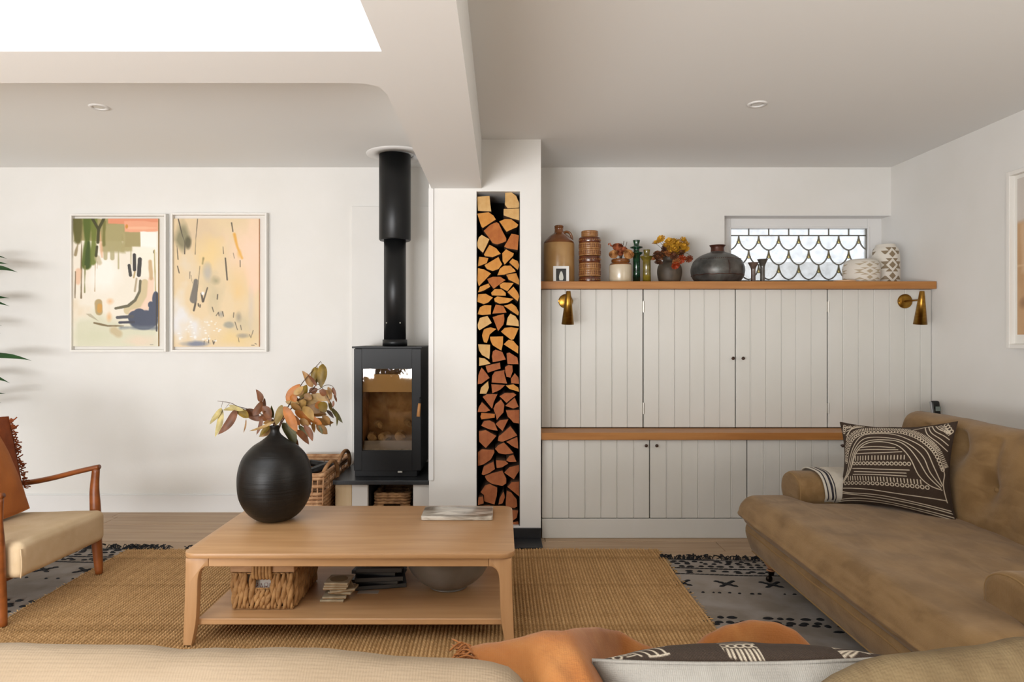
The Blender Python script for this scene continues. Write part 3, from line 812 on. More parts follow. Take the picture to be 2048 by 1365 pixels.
for pts in ([(1240, 510), (1226, 495), (1220, 488)], [(1244, 505), (1246, 492), (1248, 482)], [(1247, 505), (1252, 492), (1254, 484)], [(1243, 500), (1244, 488), (1243.5, 486)]):
    stemto(br, smoothp([tuple(src)]+[tuple(at(a, c_, Y)) for a, c_ in pts], 3), .0018)
for px, py in ((1220, 488), (1217, 489), (1223, 492), (1226, 494), (1229, 496), (1221, 491)):
    q = at(px, py, Y); obj('bud', lathe(nb(), [(.001, -.007), (.005, 0), (.001, .008)], q, 8, False), m_rose2, br, True)
# green candlestick
m_grn = M('green_glaze', '#0E2A1D', .18, col2='#1C4A2E', scale=(18, 18, 30), coat=.7); m_olv = M('olive_glaze', '#7C6C22', .2, col2='#5C5012', scale=(18, 18, 30), coat=.7)
mkpot('candlestick', 'tall dark green glazed candlestick with two flared collars', 'candlestick', 1273, 4.47,
      [(7.5, 570), (7.4, 545), (7.2, 512), (12.5, 507), (12.8, 505.5), (6, 504), (5.8, 498), (12.2, 496.5), (12.8, 494.5), (6, 493), (5.2, 489), (6.8, 483), (7.3, 481), (5.5, 481), (4.5, 486), (.1, 486)], m_grn, 0)
mkpot('candlestick', 'shorter olive yellow glazed candlestick with one flared collar', 'candlestick', 1293.5, 4.365,
      [(8.2, 570), (7.8, 545), (7.6, 522), (13, 514.5), (13.2, 513), (6.5, 512), (5.6, 507), (6.6, 501), (7, 500), (5.2, 500), (4.5, 505), (.1, 505)], m_olv, 0)
# dark pot + strawflowers
m_dpot = M('dark_clay', '#3E352A', .55, col2='#57493a', scale=(9, 9, 9), bump=.15, bscale=(50, 50, 50))
mkpot('clay_pot', 'round dark grey-brown clay pot holding yellow dried flowers', 'pot', 1339, 4.41,
      [(19, 570), (22, 560), (24.3, 548), (23.8, 537), (20, 528), (14.5, 524), (12.8, 521), (13, 517), (13.6, 515), (12, 514.6), (11, 517), (11, 526), (.1, 527)], m_dpot)
Y = 4.41; k = Y/FPX; X = (1339-VX)*k
sf = thing('dried_strawflowers', 'bunch of yellow and rust dried strawflowers in the dark clay pot', 'dried flowers', (X, Y, SZ+.17))
src = Vector((X, Y, Zp(524)))
m_y = [M('straw_yellow', '#D9A82A', .7, col2='#BC861A', scale=(60, 60, 60)), M('straw_rust', '#8E3E14', .7, col2='#6a2c0e', scale=(60, 60, 60)), M('straw_peach', '#CC8A52', .7, col2='#a86434', scale=(60, 60, 60)), M('straw_red', '#A13A12', .6), M('straw_brown', '#5f3418', .8)]
FL = [(1322, 478, 7, 0), (1311, 487, 6, 0), (1318, 482, 5, 0), (1339, 485, 9, 0), (1351, 488, 10, 0), (1366, 482, 8, 0), (1370, 491, 8, 0), (1347, 495, 9, 0), (1360, 496, 8, 0), (1335, 491, 7, 0), (1342, 500, 8, 0), (1371, 499, 7, 0), (1367, 494, 6, 0), (1369, 502, 7, 0), (1352, 504, 9, 0), (1337, 509, 8, 2), (1324, 512, 8, 2), (1330, 499, 7, 4), (1315, 509, 7, 4), (1312, 517, 8, 4), (1343, 511, 7, 1), (1356, 508, 8, 1), (1353, 523, 7, 2), (1362, 519, 8, 3), (1351, 531, 7, 3), (1378, 518, 6.5, 1), (1364, 506, 6, 4), (1317, 526, 7, 4), (1328, 505, 6, 1), (1308, 519, 5, 2), (1346, 483, 6, 0), (1358, 489, 6, 0), (1330, 493, 6, 0), (1340, 505, 6, 0), (1349, 514, 7, 4)]
rg = random.Random(4)
for px, py, r, ci in FL:
    dy = rg.uniform(-.06, .04); Yq = Y+dy if py < 513 else Y-.115-rg.uniform(0, .02)
    q = at(px, py, Yq); b = nb(); rr = r*k*1.25
    for ring in range(3):
        n = 9-ring*2
        for i in range(n):
            a = 2*PI*i/n+ring*.3; w = PI/n*1.2
            def f(u, v, a=a, ring=ring, w=w):
                ra = rr*(1-.24*ring)*v; aa = a+(u-.5)*2*w*(1-.4*v)
                return Vector((ra*math.cos(aa), ra*math.sin(aa), rr*(.1*ring+.55*v*v*(.4+.4*ring)-.15)))
            grid(b, f, 2, 3)
    hd = Vector((rg.uniform(-.6, .6), rg.uniform(-1, -.2), rg.uniform(.3, 1)))
    if ci in (1, 3) and py > 515: hd = Vector((.1, -.7, -.5))
    R = hd.to_track_quat('Z', 'Y').to_matrix().to_4x4()
    b.transform(Matrix.Translation(q) @ R)
    obj('flower_head', b, m_y[ci], sf, True)
    mid = (src+q)/2+Vector((0, 0, .02))
    if py < 513: stemto(sf, smoothp([tuple(src), tuple(mid), tuple(q)], 3), .0012)
    else:
        top = Vector(((src.x+q.x)/2, Y-.05, Zp(508))); stemto(sf, smoothp([tuple(src), tuple(top), tuple(q+Vector((0, .005, .03))), tuple(q)], 4), .0012)
# riveted metal pot
m_iron = M('dark_beaten_iron', '#6A6A66', .4, metal=.45, col2='#454543', scale=(14, 14, 14), bump=.25, bscale=(25, 25, 25), col3='#6b5a50', s3=(7, 7, 7), f3=.35)
m_rust = M('rusty_neck', '#5A3222', .4, metal=.4, col2='#42231a', scale=(14, 14, 14))
Y = 4.46; k = Y/FPX; X = (1435-VX)*k
ip = thing('metal_pot', 'squat dark beaten-metal pot with riveted seams and a rusty flared neck', 'pot', (X, Y, SZ))
pr = smoothp([(30, 571), (41, 566), (49, 556), (52.3, 543), (50.5, 531), (44, 520), (31, 511), (16, 505.5), (13.5, 504)], 5)
obj('body', lathe(nb(), [(.0001, SZ+.001)]+[(r*k, max(SZ+.001, Zp(y))) for r, y in pr], (X, Y, 0), 64, False), m_iron, ip, True)
pr = smoothp([(13.5, 505), (13, 500), (13.3, 495), (15.8, 491.5), (15.4, 491)], 3)
obj('neck', lathe(nb(), [(r*k, Zp(y)) for r, y in pr]+[(12.4*k, Zp(495)), (12.2*k, Zp(505))], (X, Y, 0), 40, False), m_rust, ip, True)
def onbody(a, py):
    tab = [(30, 571), (41, 566), (49, 556), (52.3, 543), (50.5, 531), (44, 520), (31, 511)]
    for (r0, y0), (r1, y1) in zip(tab, tab[1:]):
        if y1 <= py <= y0: r = r0+(r1-r0)*(py-y0)/(y1-y0)
    r = (r+.8)*k; return Vector((X+r*math.cos(a), Y+r*math.sin(a), Zp(py)))
obj('seam', tube(nb(), [onbody(-PI/2+(i/60-.5)*2*PI, 524+.5*math.sin(i)) for i in range(61)], .0016, 5), m_iron, ip, True)
obj('seam', tube(nb(), [onbody(-PI/2+(i/60-.5)*2*PI, 552+.6*math.sin(i*1.3)) for i in range(61)], .0025, 5), m_rust, ip, True)
obj('seam', tube(nb(), [onbody(-PI/2+.12, 525+27*i/8) for i in range(9)], .0014, 5), m_rust, ip, True)
b = nb()
for i in range(10): lathe(b, [(.0024, -.001), (.0018, .0018), (.0001, .0022)], onbody(-PI/2+.155, 527+24*i/9), 6, False, Matrix.Rotation(PI/2, 3, 'X'))
for i in range(28): lathe(b, [(.0024, -.001), (.0018, .0018), (.0001, .0022)], onbody(-PI/2-1.1+i*.08, 520.5), 6, False, Matrix.Rotation(PI/2, 3, 'X'))
obj('rivet', b, m_rust, ip, True, kind='stuff')
# two little candlesticks
m_sm = M('brown_glaze', '#4A3A33', .3, col2='#6d5a50', scale=(30, 30, 30), coat=.5)
mkpot('small_candlestick', 'short brown flared candlestick close beside the metal pot', 'candlestick', 1506.5, 4.36,
      [(5.3, 570), (4.6, 560), (4.4, 545), (5, 537), (9.6, 527), (10, 525.5), (6, 526), (4, 530), (.1, 530)], m_sm, 3, 28)
mkpot('small_candlestick', 'taller grey-brown flared candlestick in front of the window, right of its twin', 'candlestick', 1525, 4.40,
      [(5.3, 570), (4.7, 560), (4.5, 540), (5.2, 531), (9.6, 520.5), (10, 519), (6, 519.5), (4, 524), (.1, 524)], M('grey_glaze', '#55504A', .32, col2='#3f3a34', scale=(30, 30, 30), coat=.5), 3, 28)
# thin wooden dish
mkpot('wooden_dish', 'thin flat wooden dish lying on the shelf before the patterned vases', 'dish', 1689, 4.31,
      [(20, 571), (21, 563), (20, 561.5), (.1, 562)], M('dish_wood', '#C9A27E', .5), 0)
# ---- two patterned vases: white with diamond marks in taupe (kilim-like bands on the glaze)
def pvase(label, pxc, Y, prof, pitch_px, band_px, rot, sz, ink):
    k = Y/FPX; X = (pxc-VX)*k
    pr = smoothp([(r*k, max(SZ+.0005, EYE-(py-VY)*k)) for r, py in prof], 8)
    # resample
    h = 260; w = 560
    zz = np.array([p[1] for p in pr]); rr = np.array([p[0] for p in pr])
    d = np.concatenate([[0], np.cumsum(np.hypot(np.diff(zz), np.diff(rr)))]); t = np.linspace(0, d[-1], h)
    Z_ = np.interp(t, d, zz); R2 = np.interp(t, d, rr); th = np.linspace(0, 2*PI, w)
    Pn = np.zeros((h, w, 3)); Pn[..., 0] = R2[:, None]*np.cos(th); Pn[..., 1] = R2[:, None]*np.sin(th); Pn[..., 2] = Z_[:, None]-SZ-.0005
    me = grid_mesh('patterned_vase', Pn[:, ::-1])
    # pattern in (angle, height) space
    py = VY-(Z_-EYE)/k
    ncol = 3; per = 2*PI/ncol
    au = np.abs(((th[::-1]-rot+per/2) % per)-per/2)[None, :]*(max(p[0] for p in prof))   # arc distance from a motif column, photo px
    m = np.zeros((h, w), bool)
    cw, ch, rw, rh_, st_, l0, l1 = sz          # core, ring and stepped-flank sizes, photo px
    for i, ups in ((-1, (1,)), (0, (1, -1)), (1, (-1,))):
        dv = (band_px+i*pitch_px)-py[:, None]; av = np.abs(dv)
        m |= (au/cw+av/ch) < 1
        lim = np.where(av < st_, l0-(st_-av)*(l0-l1)/st_*.8, np.where(av < st_*1.9, l1-(st_*1.9-av)*.55*l1/st_, -1))
        side_ok = np.isin(np.sign(dv), ups)
        m |= ((au/rw+av/rh_) > 1) & (au < lim) & side_ok
    m = m.astype(float)
    vis = ((py > prof_top(prof)+3) & (py < 566))[:, None]
    m = m*vis
    c0 = np.array(lin('#D9D3C8')); c1 = np.array(lin(ink))
    cols = (c0*(1-m[..., None])+c1*m[..., None]).reshape(-1, 3)
    paint_mesh(me, cols)
    o = obj('patterned_vase', me, m_vase, loc=(X, Y, SZ+.0005)); return tag(o, label, 'vase')
def prof_top(prof): return min(p[1] for p in prof)
m_vase = vmat('painted_vase', .6)
pvase('short round white vase with taupe diamond pattern on the oak shelf', 1722.5, 4.42, [(.1, 570), (26, 570), (33, 563), (34.5, 548), (34, 535), (30, 524.5), (24, 520.5), (20, 520), (18.5, 523), (18, 540), (.1, 542)], 12, 545.4, -1.60, (6.5, 4, 18, 7.7, 3.6, 29, 17), '#B0A085')
pvase('tall white vase with bold taupe diamond pattern at right end of shelf', 1771, 4.50, [(.1, 570), (23, 570), (25.6, 566), (26, 545), (25.5, 515), (23, 501), (19, 494.5), (17.5, 490.5), (16.5, 490), (15, 493), (14.5, 520), (.1, 522)], 21.4, 532.5, -1.59, (6.6, 7, 12, 13.2, 7, 22, 13), '#86745A')
# ================================================================== COFFEE TABLE
TX0, TX1, TY0, TY1, TT = -1.237, .052, 2.63, 3.374, .381
RUGZ = .0188
ct = thing('coffee_table', 'low oak coffee table with rounded corners and a lower shelf on the jute rug', 'coffee table', ((TX0+TX1)/2, (TY0+TY1)/2, RUGZ))
def rrect(x0, x1, y0, y1, r, n=7):
    out = []
    for cx, cy, a0 in ((x1-r, y1-r, 0), (x0+r, y1-r, PI/2), (x0+r, y0+r, PI), (x1-r, y0+r, 3*PI/2)):
        out += [(cx+r*math.cos(a0+i*PI/2/n), cy+r*math.sin(a0+i*PI/2/n)) for i in range(n+1)]
    return out
def slab(x0, x1, y0, y1, z0, z1, r, bev):
    b = nb(); prism(b, [(x, y_, z0) for x, y_ in rrect(x0, x1, y0, y1, r)], (0, 0, z1-z0))
    es = [e for e in b.edges if abs(e.verts[0].co.z-e.verts[1].co.z) < 1e-6]
    bmesh.ops.bevel(b, geom=es, offset=bev, segments=2, affect='EDGES', profile=.5); return b
obj('tabletop', slab(TX0, TX1, TY0, TY1, TT-.021, TT, .052, .004), m_table, ct, math.radians(40))
AZ0, AZ1 = .326, TT-.0215
ix0, ix1, iy0, iy1 = TX0+.012, TX1-.012, TY0+.012, TY1-.012
LW = .09
obj('apron', bx(ix0+LW, ix1-LW, iy0+.002, iy0+.024, AZ0, AZ1, .002, 1), m_table, ct)
obj('apron', bx(ix0+LW, ix1-LW, iy1-.024, iy1-.002, AZ0, AZ1, .002, 1), m_table, ct)
obj('apron', bx(ix0+.002, ix0+.024, iy0+.05, iy1-.05, AZ0, AZ1, .002, 1), m_table, ct)
obj('apron', bx(ix1-.024, ix1-.002, iy0+.05, iy1-.05, AZ0, AZ1, .002, 1), m_table, ct)
def table_leg(sx_, sy_):
    # profile in x-z plane with a swept knee, slightly splayed foot
    out = [(0, AZ1), (-.002, .25), (-.007, .10), (-.010, RUGZ)]
    inn = [(.034-.010, RUGZ), (.040, .10), (.046, .19), (.048, .26), (.052, .295), (.062, .315), (.078, .3255), (LW, AZ0), (LW, AZ1)]
    prof = smoothp([(a, b_, 0) for a, b_ in out], 3)+smoothp([(a, b_, 0) for a, b_ in inn[:-2]], 3)+[(LW, AZ0, 0), (LW, AZ1, 0)]
    b = nb()
    x0 = ix0 if sx_ < 0 else ix1; y0 = iy0 if sy_ < 0 else iy1
    prism(b, [(x0-sx_*a, y0, z) for a, z, _ in prof], (0, -sy_*.038, 0))
    es = [e for e in b.edges if abs(e.verts[0].co.y-e.verts[1].co.y) < 1e-6]
    bmesh.ops.bevel(b, geom=es, offset=.006, segments=2, affect='EDGES', profile=.5)
    bmesh.ops.recalc_face_normals(b, faces=b.faces[:])
    obj('leg', b, m_tleg, ct, math.radians(35))
for sx_ in (-1, 1):
    for sy_ in (-1, 1): table_leg(sx_, sy_)
SHZ = .113
obj('lower_shelf', bx(ix0+.036, ix1-.036, iy0+.028, iy1-.028, SHZ-.024, SHZ, .003, 1), m_table, ct)

# ---- black bottle vase
m_bv = M('black_matte_clay', '#0E0C0A', .40, col2='#15120f', scale=(6, 6, 60), bump=.35, bscale=(3, 3, 90), bdetail=4, spec=.35)
VXc, VYc = -1.036, 3.12; k = VYc/FPX
vz = lambda py: EYE-(py-VY)*k
pr = smoothp([(.052, TT+.0008), (.085, TT+.010), (.125, TT+.045), (.156, TT+.105), (.1645, vz(962)), (.158, vz(935)), (.138, vz(912)), (.100, vz(893)), (.062, vz(882)), (.036, vz(873)), (.023, vz(866)), (.020, vz(860)), (.0235, vz(853)), (.0225, vz(852))], 5)
o = obj('bottle_vase', lathe(nb(), [(.0001, TT+.0008)]+pr+[(.018, vz(855)), (.015, vz(870)), (.0001, vz(872))], (VXc, VYc, 0), 72, False), m_bv, None, True, loc=(VXc, VYc, TT))
tag(o, 'large round black clay bottle vase standing on the coffee table', 'vase')
# ---- dried leaf branch
LC = ['#B5A468', '#6B3A12', '#7A6014', '#A8621A', '#8F6630', '#4F4A1A', '#A27E42', '#2e1c10']
LM = [M('dry_leaf_%s' % n, c_, .55, col2=tuple(v*255*.78 for v in [int(c_[i:i+2], 16)/255 for i in (1, 3, 5)]), scale=(25, 25, 25)) for n, c_ in zip(('cream', 'brown', 'gold', 'orange', 'tan', 'olive', 'straw', 'dark'), LC)]
LEAVES = '''225,660 62,885 70 0|225,670 135,1060 85 0|430,680 172,1025 115 1|440,650 240,690 60 0|330,620 530,690 60 0|420,680 600,790 110 2|540,690 760,840 140 1|780,570 695,405 95 1|650,760 780,560 105 1|800,720 815,520 62 1|780,640 900,800 125 1|930,800 905,625 48 5|560,815 525,1000 22 4|960,835 600,975 40 6|780,760 700,1030 55 1|970,840 790,870 70 4|900,930 735,1050 90 4|880,900 740,1055 70 2|1050,620 970,900 110 2|1080,640 1260,990 140 3|1075,640 1215,930 120 3|1060,860 1225,1215 145 5|1110,820 1250,1040 95 5|1220,1030 1275,1240 50 1|1250,960 1420,1160 95 1|1280,900 1430,1060 70 5|1350,890 1470,1115 85 1|1480,860 1490,1000 60 4|1520,890 1675,1015 110 4|1550,900 1600,1020 40 5|1460,820 1760,860 105 4|1390,760 1570,860 95 4|1230,700 1450,900 105 3|1240,730 1410,810 95 3|1400,720 1665,750 115 4|1200,640 1420,745 85 6|1300,600 1580,720 155 4|1280,590 1560,560 100 6|1420,500 1700,550 110 6|1100,570 1290,600 90 6|1110,560 1300,330 120 3|1210,470 1340,360 85 6|1240,500 1330,370 75 2|1300,540 1390,340 105 2|1180,520 1290,620 115 1|1470,370 1325,150 105 4|1520,360 1400,200 45 1|1510,100 1460,330 100 2|1530,110 1510,350 85 2|1605,60 1580,390 135 2|1560,420 1660,470 95 1|1680,370 1720,560 52 4|1700,380 1690,540 52 6|1740,380 1790,500 50 1|1760,470 1800,580 32 1|1640,420 1700,600 62 4|1690,560 1720,700 52 2|1570,580 1650,720 135 2|1720,660 1880,865 62 5|1660,690 1760,800 50 7|1780,720 1800,910 32 5|1680,780 1710,920 32 5|1750,560 1745,650 30 1|1340,640 1480,840 120 6|1180,600 1330,720 90 4|1250,560 1420,620 110 4|1450,620 1620,650 110 2|1300,760 1460,800 90 3|1150,760 1300,900 90 3|1010,700 930,930 80 1|1420,430 1540,400 90 1|1350,480 1460,540 100 4|1240,650 1380,560 110 6|1360,700 1520,620 110 4|1480,560 1600,470 100 6|1500,640 1640,600 100 3|1290,820 1420,900 100 4|1420,780 1600,880 90 3|1330,400 1250,500 90 4|1180,480 1240,580 100 3|1560,480 1690,420 80 4|1120,640 1060,780 90 2|860,760 720,800 110 1|900,830 800,700 90 1|700,700 610,760 90 2|1600,760 1700,880 80 4|1060,700 990,860 80 3'''
br = thing('dried_leaf_branch', 'branch of dried brown, gold and olive leaves in the black bottle vase', 'dried leaves', (VXc, VYc, vz(855)))
def lp(x, y, Y): return at(410+x/6.824, 720+y/6.824, Y)
rg = random.Random(11)
for row in LEAVES.split('|'):
    a, c_, w, ci = row.split(); ax, ay = map(float, a.split(',')); tx, ty = map(float, c_.split(',')); w = float(w)
    big = (ax > 1000 and ay > 250)
    Y0 = VYc+rg.uniform(-.10, .08) if big else VYc+rg.uniform(-.04, .04)
    if ci == '3' or ci == '6': Y0 -= .03
    p0 = lp(ax, ay, Y0); p1 = lp(tx, ty, Y0+rg.uniform(-.03, .03))
    d = p1-p0; L_ = d.length; d.normalize(); wid = w/6.824*Y0/FPX*.70
    sd = d.cross(Vector((0, 1, 0))).normalized(); nrm = sd.cross(d)
    tw = rg.uniform(-.5, .5); bend = rg.uniform(-.12, .12)*L_; fold = rg.uniform(.05, .35)
    def f(u, v):
        s_ = (v-.5)*2
        ww = wid*2.0*(u+.01)**.62*max(0, 1-u)**.88
        ang = tw*(u-.3)
        sv = sd*math.cos(ang)+nrm*math.sin(ang); nv = nrm*math.cos(ang)-sd*math.sin(ang)
        return p0+d*(L_*u)+sv*(s_*ww+bend*math.sin(PI*u)*.5)+nv*(fold*abs(s_)*ww+.12*L_*math.sin(PI*u)*(.3+fold)+.012*L_*math.sin(9*u+s_*2))
    b = nb(); grid(b, f, 9, 4); lf = obj('leaf', b, LM[int(ci)], br, True)
    tube_pts = [f(u/8, .5)+nrm*-.0006 for u in range(9)]
def stem(pts, r0, r1): 
    P_ = smoothp([tuple(lp(x, y, VYc)) for x, y in pts], 4); obj('stem', tube(nb(), P_, lambda t_: r0+(r1-r0)*t_, 6), m_twig, br, True)
stem([(985, 1000), (1050, 850), (1200, 640), (1400, 470), (1530, 330)], .004, .002)
stem([(980, 1000), (1080, 740), (1290, 380), (1350, 290), (1450, 170), (1580, 22)], .003, .0014)
stem([(975, 1000), (940, 860), (800, 760), (640, 690), (440, 635), (350, 590), (170, 562)], .003, .001)
stem([(1420, 460), (1560, 400), (1640, 350), (1730, 355), (1780, 420)], .002, .0008)
stem([(1530, 330), (1590, 370), (1700, 560), (1780, 720)], .002, .0008)
for a, c_ in (((240, 575), (222, 655)), ((340, 585), (280, 660)), ((440, 635), (428, 685)), ((1580, 30), (1605, 65)), ((1530, 90), (1540, 110))): stem([a, ((a[0]+c_[0])/2, (a[1]+c_[1])/2), c_], .0009, .0007)
# ---- marble board
m_marb = M('banded_marble', '#C9C0B2', .3, col2='#6F6252', scale=(4, 16, 16), detail=6, lo=.42, hi=.6, coat=.3)
mpn = m_marb.node_tree.nodes
for n_ in mpn:
    if n_.type == 'MAPPING': n_.inputs['Rotation'].default_value = (0, 0, .35)
    if n_.type == 'TEX_NOISE': n_.inputs['Distortion'].default_value = 1.2
b = slab(-.367, -.040, 3.10, 3.29, TT+.0005, TT+.019, .012, .003)
o = obj('marble_board', b, m_marb, None, math.radians(40), loc=(-.2, 3.19, TT)); tag(o, 'banded grey and cream marble serving board on the right of the coffee table', 'board')
# ---- woven basket on the lower shelf
m_sea = M('seagrass', '#B58A57', .75, col2='#8C6236', scale=(30, 30, 30), detail=5, bump=.5, bscale=(140, 140, 40))
m_rim = M('basket_wood', '#B98F66', .6, col2='#a87c52', scale=(20, 20, 40))
BX0, BX1, BY0, BY1, BZ = -1.088, -.842, 2.76, 3.10, SHZ+.001
bk = thing('woven_basket', 'open seagrass basket with wooden rim on the table lower shelf', 'basket', ((BX0+BX1)/2, (BY0+BY1)/2, BZ))
def strand_mesh(h):
    b = nb()
    for ph in (0, PI):
        tube(b, [(.0062*math.cos(ph+t*PI*2.2), .0050*math.sin(ph+t*PI*2.2), h*t) for t in [i/10 for i in range(11)]], lambda u: .0088*(.72+.5*math.sin(PI*u)), 6)
    for f in b.faces: f.smooth = True
    me = bpy.data.meshes.new('strand'); b.to_mesh(me); b.free(); me.materials.append(m_sea); return me
s_long, s_short = strand_mesh(.142), strand_mesh(.078)
def put_strand(x, y, z, me, rz):
    o = bpy.data.objects.new('strand', me); C.objects.link(o); o.parent = bk; o.location = Vector((x, y, z))-bk.location; o.rotation_euler = (rg.uniform(-.04, .04), rg.uniform(-.06, .06), rz)
nf = 11
for i in range(nf):
    x = BX0+.012+(BX1-BX0-.024)*i/(nf-1); mid = 4 <= i <= 6
    put_strand(x, BY0, BZ+.006, s_short if mid else s_long, rg.uniform(0, 6))
    put_strand(x, BY1, BZ+.006, s_long, rg.uniform(0, 6))
for i in range(1, 15):
    for x in (BX0, BX1): put_strand(x, BY0+(BY1-BY0)*i/15, BZ+.006, s_long, rg.uniform(0, 6))
b = nb(); hh = .036; zr = BZ+.152
for a in ((BX0-.006, BX1+.006, BY0-.008, BY0+.004), (BX0-.006, BX1+.006, BY1-.004, BY1+.008), (BX0-.006, BX0+.006, BY0+.004, BY1-.004), (BX1-.006, BX1+.006, BY0+.004, BY1-.004)):
    box(b, *a, zr, zr+hh, .002, 1)
obj('rim', b, m_rim, bk)
for i in range(6):
    x = (BX0+BX1)/2-.034+.0135*i; ringp = [(x, BY0-.002+.013*math.cos(a), zr+.008+.034*math.sin(a)) for a in [2*PI*j/14 for j in range(15)]]
    obj('handle_wrap', tube(nb(), ringp, .0068, 6), m_sea, bk, True)
obj('basket_base', bx(BX0+.004, BX1-.004, BY0+.004, BY1-.004, BZ, BZ+.006), m_sea, bk)
for z in (BZ+.01, BZ+.085, BZ+.145):
    pts = [(BX0, BY0, z), (BX1, BY0, z), (BX1, BY1, z), (BX0, BY1, z), (BX0, BY0, z)]
    obj('binding_cord', tube(nb(), pts, .003, 5), m_sea, bk)
bxx = obj('card_box', bx(BX0+.02, BX1-.02, BY0+.022, BY1-.03, BZ+.007, BZ+.135, .003, 1), M('card', '#B9B2A9', .7), loc=((BX0+BX1)/2, 2.93, BZ+.007))
tag(bxx, 'grey card box with red lettering inside the woven basket', 'box')
# red capital letters glimpsed through the hand hole
m_red = M('red_ink', '#8E2A22', .6)
def glyph(chars, x, z, h, Y, parent):
    w = h*.62
    G = {'P': [[(0, 0), (0, 1), (.7, 1), (.8, .8), (.7, .5), (0, .5)]], 'A': [[(0, 0), (.4, 1), (.8, 0)], [(.15, .38), (.65, .38)]], 'R': [[(0, 0), (0, 1), (.7, 1), (.8, .8), (.7, .5), (0, .5)], [(.4, .5), (.8, 0)]], 'K': [[(0, 0), (0, 1)], [(.75, 1), (0, .45), (.8, 0)]]}
    for ch in chars:
        b = nb()
        for st_ in G[ch]:
            tube(b, [(x+p[0]*w, Y, z+p[1]*h) for p in st_], (h*.07, .0008), 4)
        obj('letter', b, m_red, parent); x += w*1.25
glyph('PARK', (BX0+BX1)/2-.04, BZ+.073, .026, BY0+.0212, bxx)
# ---- stack of coasters
m_tile = [M('stone_tile', '#B7A98F', .6, col2='#9d8c70', scale=(20, 20, 20)), M('cork_tile', '#9A7B54', .8, col2='#836542', scale=(40, 40, 40))]
cz = SHZ+.0008
CO = [(-.705, 2.88, .0, .098), (-.698, 2.885, .05, .098), (-.672, 2.90, -.12, .10), (-.678, 2.89, .35, .10), (-.695, 2.885, .02, .098), (-.690, 2.88, .06, .1), (-.684, 2.875, -.04, .098)]
names = ['bottom', 'second', 'third', 'fourth', 'fifth', 'sixth', 'topmost']
for i, (x, y_, a, s_) in enumerate(CO):
    t = thing('stone_coaster', '%s square stone coaster in the stack on the table lower shelf%s' % (names[i] if i in (0, 6) else names[i]+' from bottom', ', with dark round stain' if i == 6 else ''), 'coaster', (x, y_, cz), a, 'coasters stacked on the lower shelf')
    b = bx(-s_/2, s_/2, -s_/2, s_/2, .003, .0105, .0012, 1); obj('tile', b, m_tile[0], t, local=True)
    b = bx(-s_/2+.001, s_/2-.001, -s_/2+.001, s_/2-.001, 0, .003); obj('cork_backing', b, m_tile[1], t, local=True)
    if i == 6:
        obj('stain', lathe(nb(), [(.037, .0105), (.037, .0111), (.0001, .0111)], (.0, .0, 0), 24, False), M('stain', '#7b6a4c', .6), t, local=True)
    cz += .0118
    if i == 1: cz += .002
# ---- dark magazines and a grey bowl
cols = ['#1d1d20', '#2A2420', '#16181c', '#26262c', '#1a1616']
for i, (x, y_, a, th, w, d_) in enumerate([(-.545, 3.08, .2, .018, .22, .2), (-.55, 3.09, -.08, .014, .21, .19), (-.545, 3.07, .12, .02, .21, .19), (-.55, 3.1, -.15, .015, .2, .19), (-.54, 3.08, .05, .02, .2, .19)]):
    z = SHZ+.0008+[0, .0185, .033, .0535, .069][i]
    t = thing('magazine', ['lowest', 'second lowest', 'middle', 'second highest', 'uppermost'][i]+' dark magazine in the shadowed pile between coasters and bowl', 'magazine', (x, y_, z), a, 'dark magazines piled under the table')
    b = nb(); box(b, -w/2, w/2, -d_/2, d_/2, 0, .0012); box(b, -w/2, w/2, -d_/2, d_/2, th-.0012, th); box(b, -w/2, -w/2+.0012, -d_/2, d_/2, .0012, th-.0012)
    obj('cover', b, M('magazine_cover', cols[i], .35), t, local=True)
    obj('pages', bx(-w/2+.0015, w/2-.003, -d_/2+.003, d_/2-.003, .0013, th-.0013), M('pages', '#4a4640', .8), t, local=True)
pc = obj('paper_card', bx(-.62, -.53, 2.93, 2.965, SHZ+.0006, SHZ+.0016), M('paper', '#AAA39a', .7), loc=(-.575, 2.95, SHZ)); tag(pc, 'small pale paper card lying before the dark magazine pile', 'card')
m_bowl = M('grey_bowl', '#77726C', .35, col2='#6b665f', scale=(10, 10, 10), coat=.3)
BXc, BYc = -.235, 3.02
pr = smoothp([(.075, SHZ+.001), (.085, SHZ+.004), (.088, SHZ+.012), (.125, SHZ+.035), (.16, SHZ+.07), (.183, SHZ+.115), (.19, SHZ+.15), (.188, SHZ+.152)], 4)
o = obj('ceramic_bowl', lathe(nb(), [(.0001, SHZ+.001)]+pr+[(.183, SHZ+.15), (.155, SHZ+.075), (.09, SHZ+.02), (.0001, SHZ+.015)], (BXc, BYc, 0), 56, False), m_bowl, None, True, loc=(BXc, BYc, SHZ))
tag(o, 'wide grey ceramic bowl on the right of the table lower shelf', 'bowl')

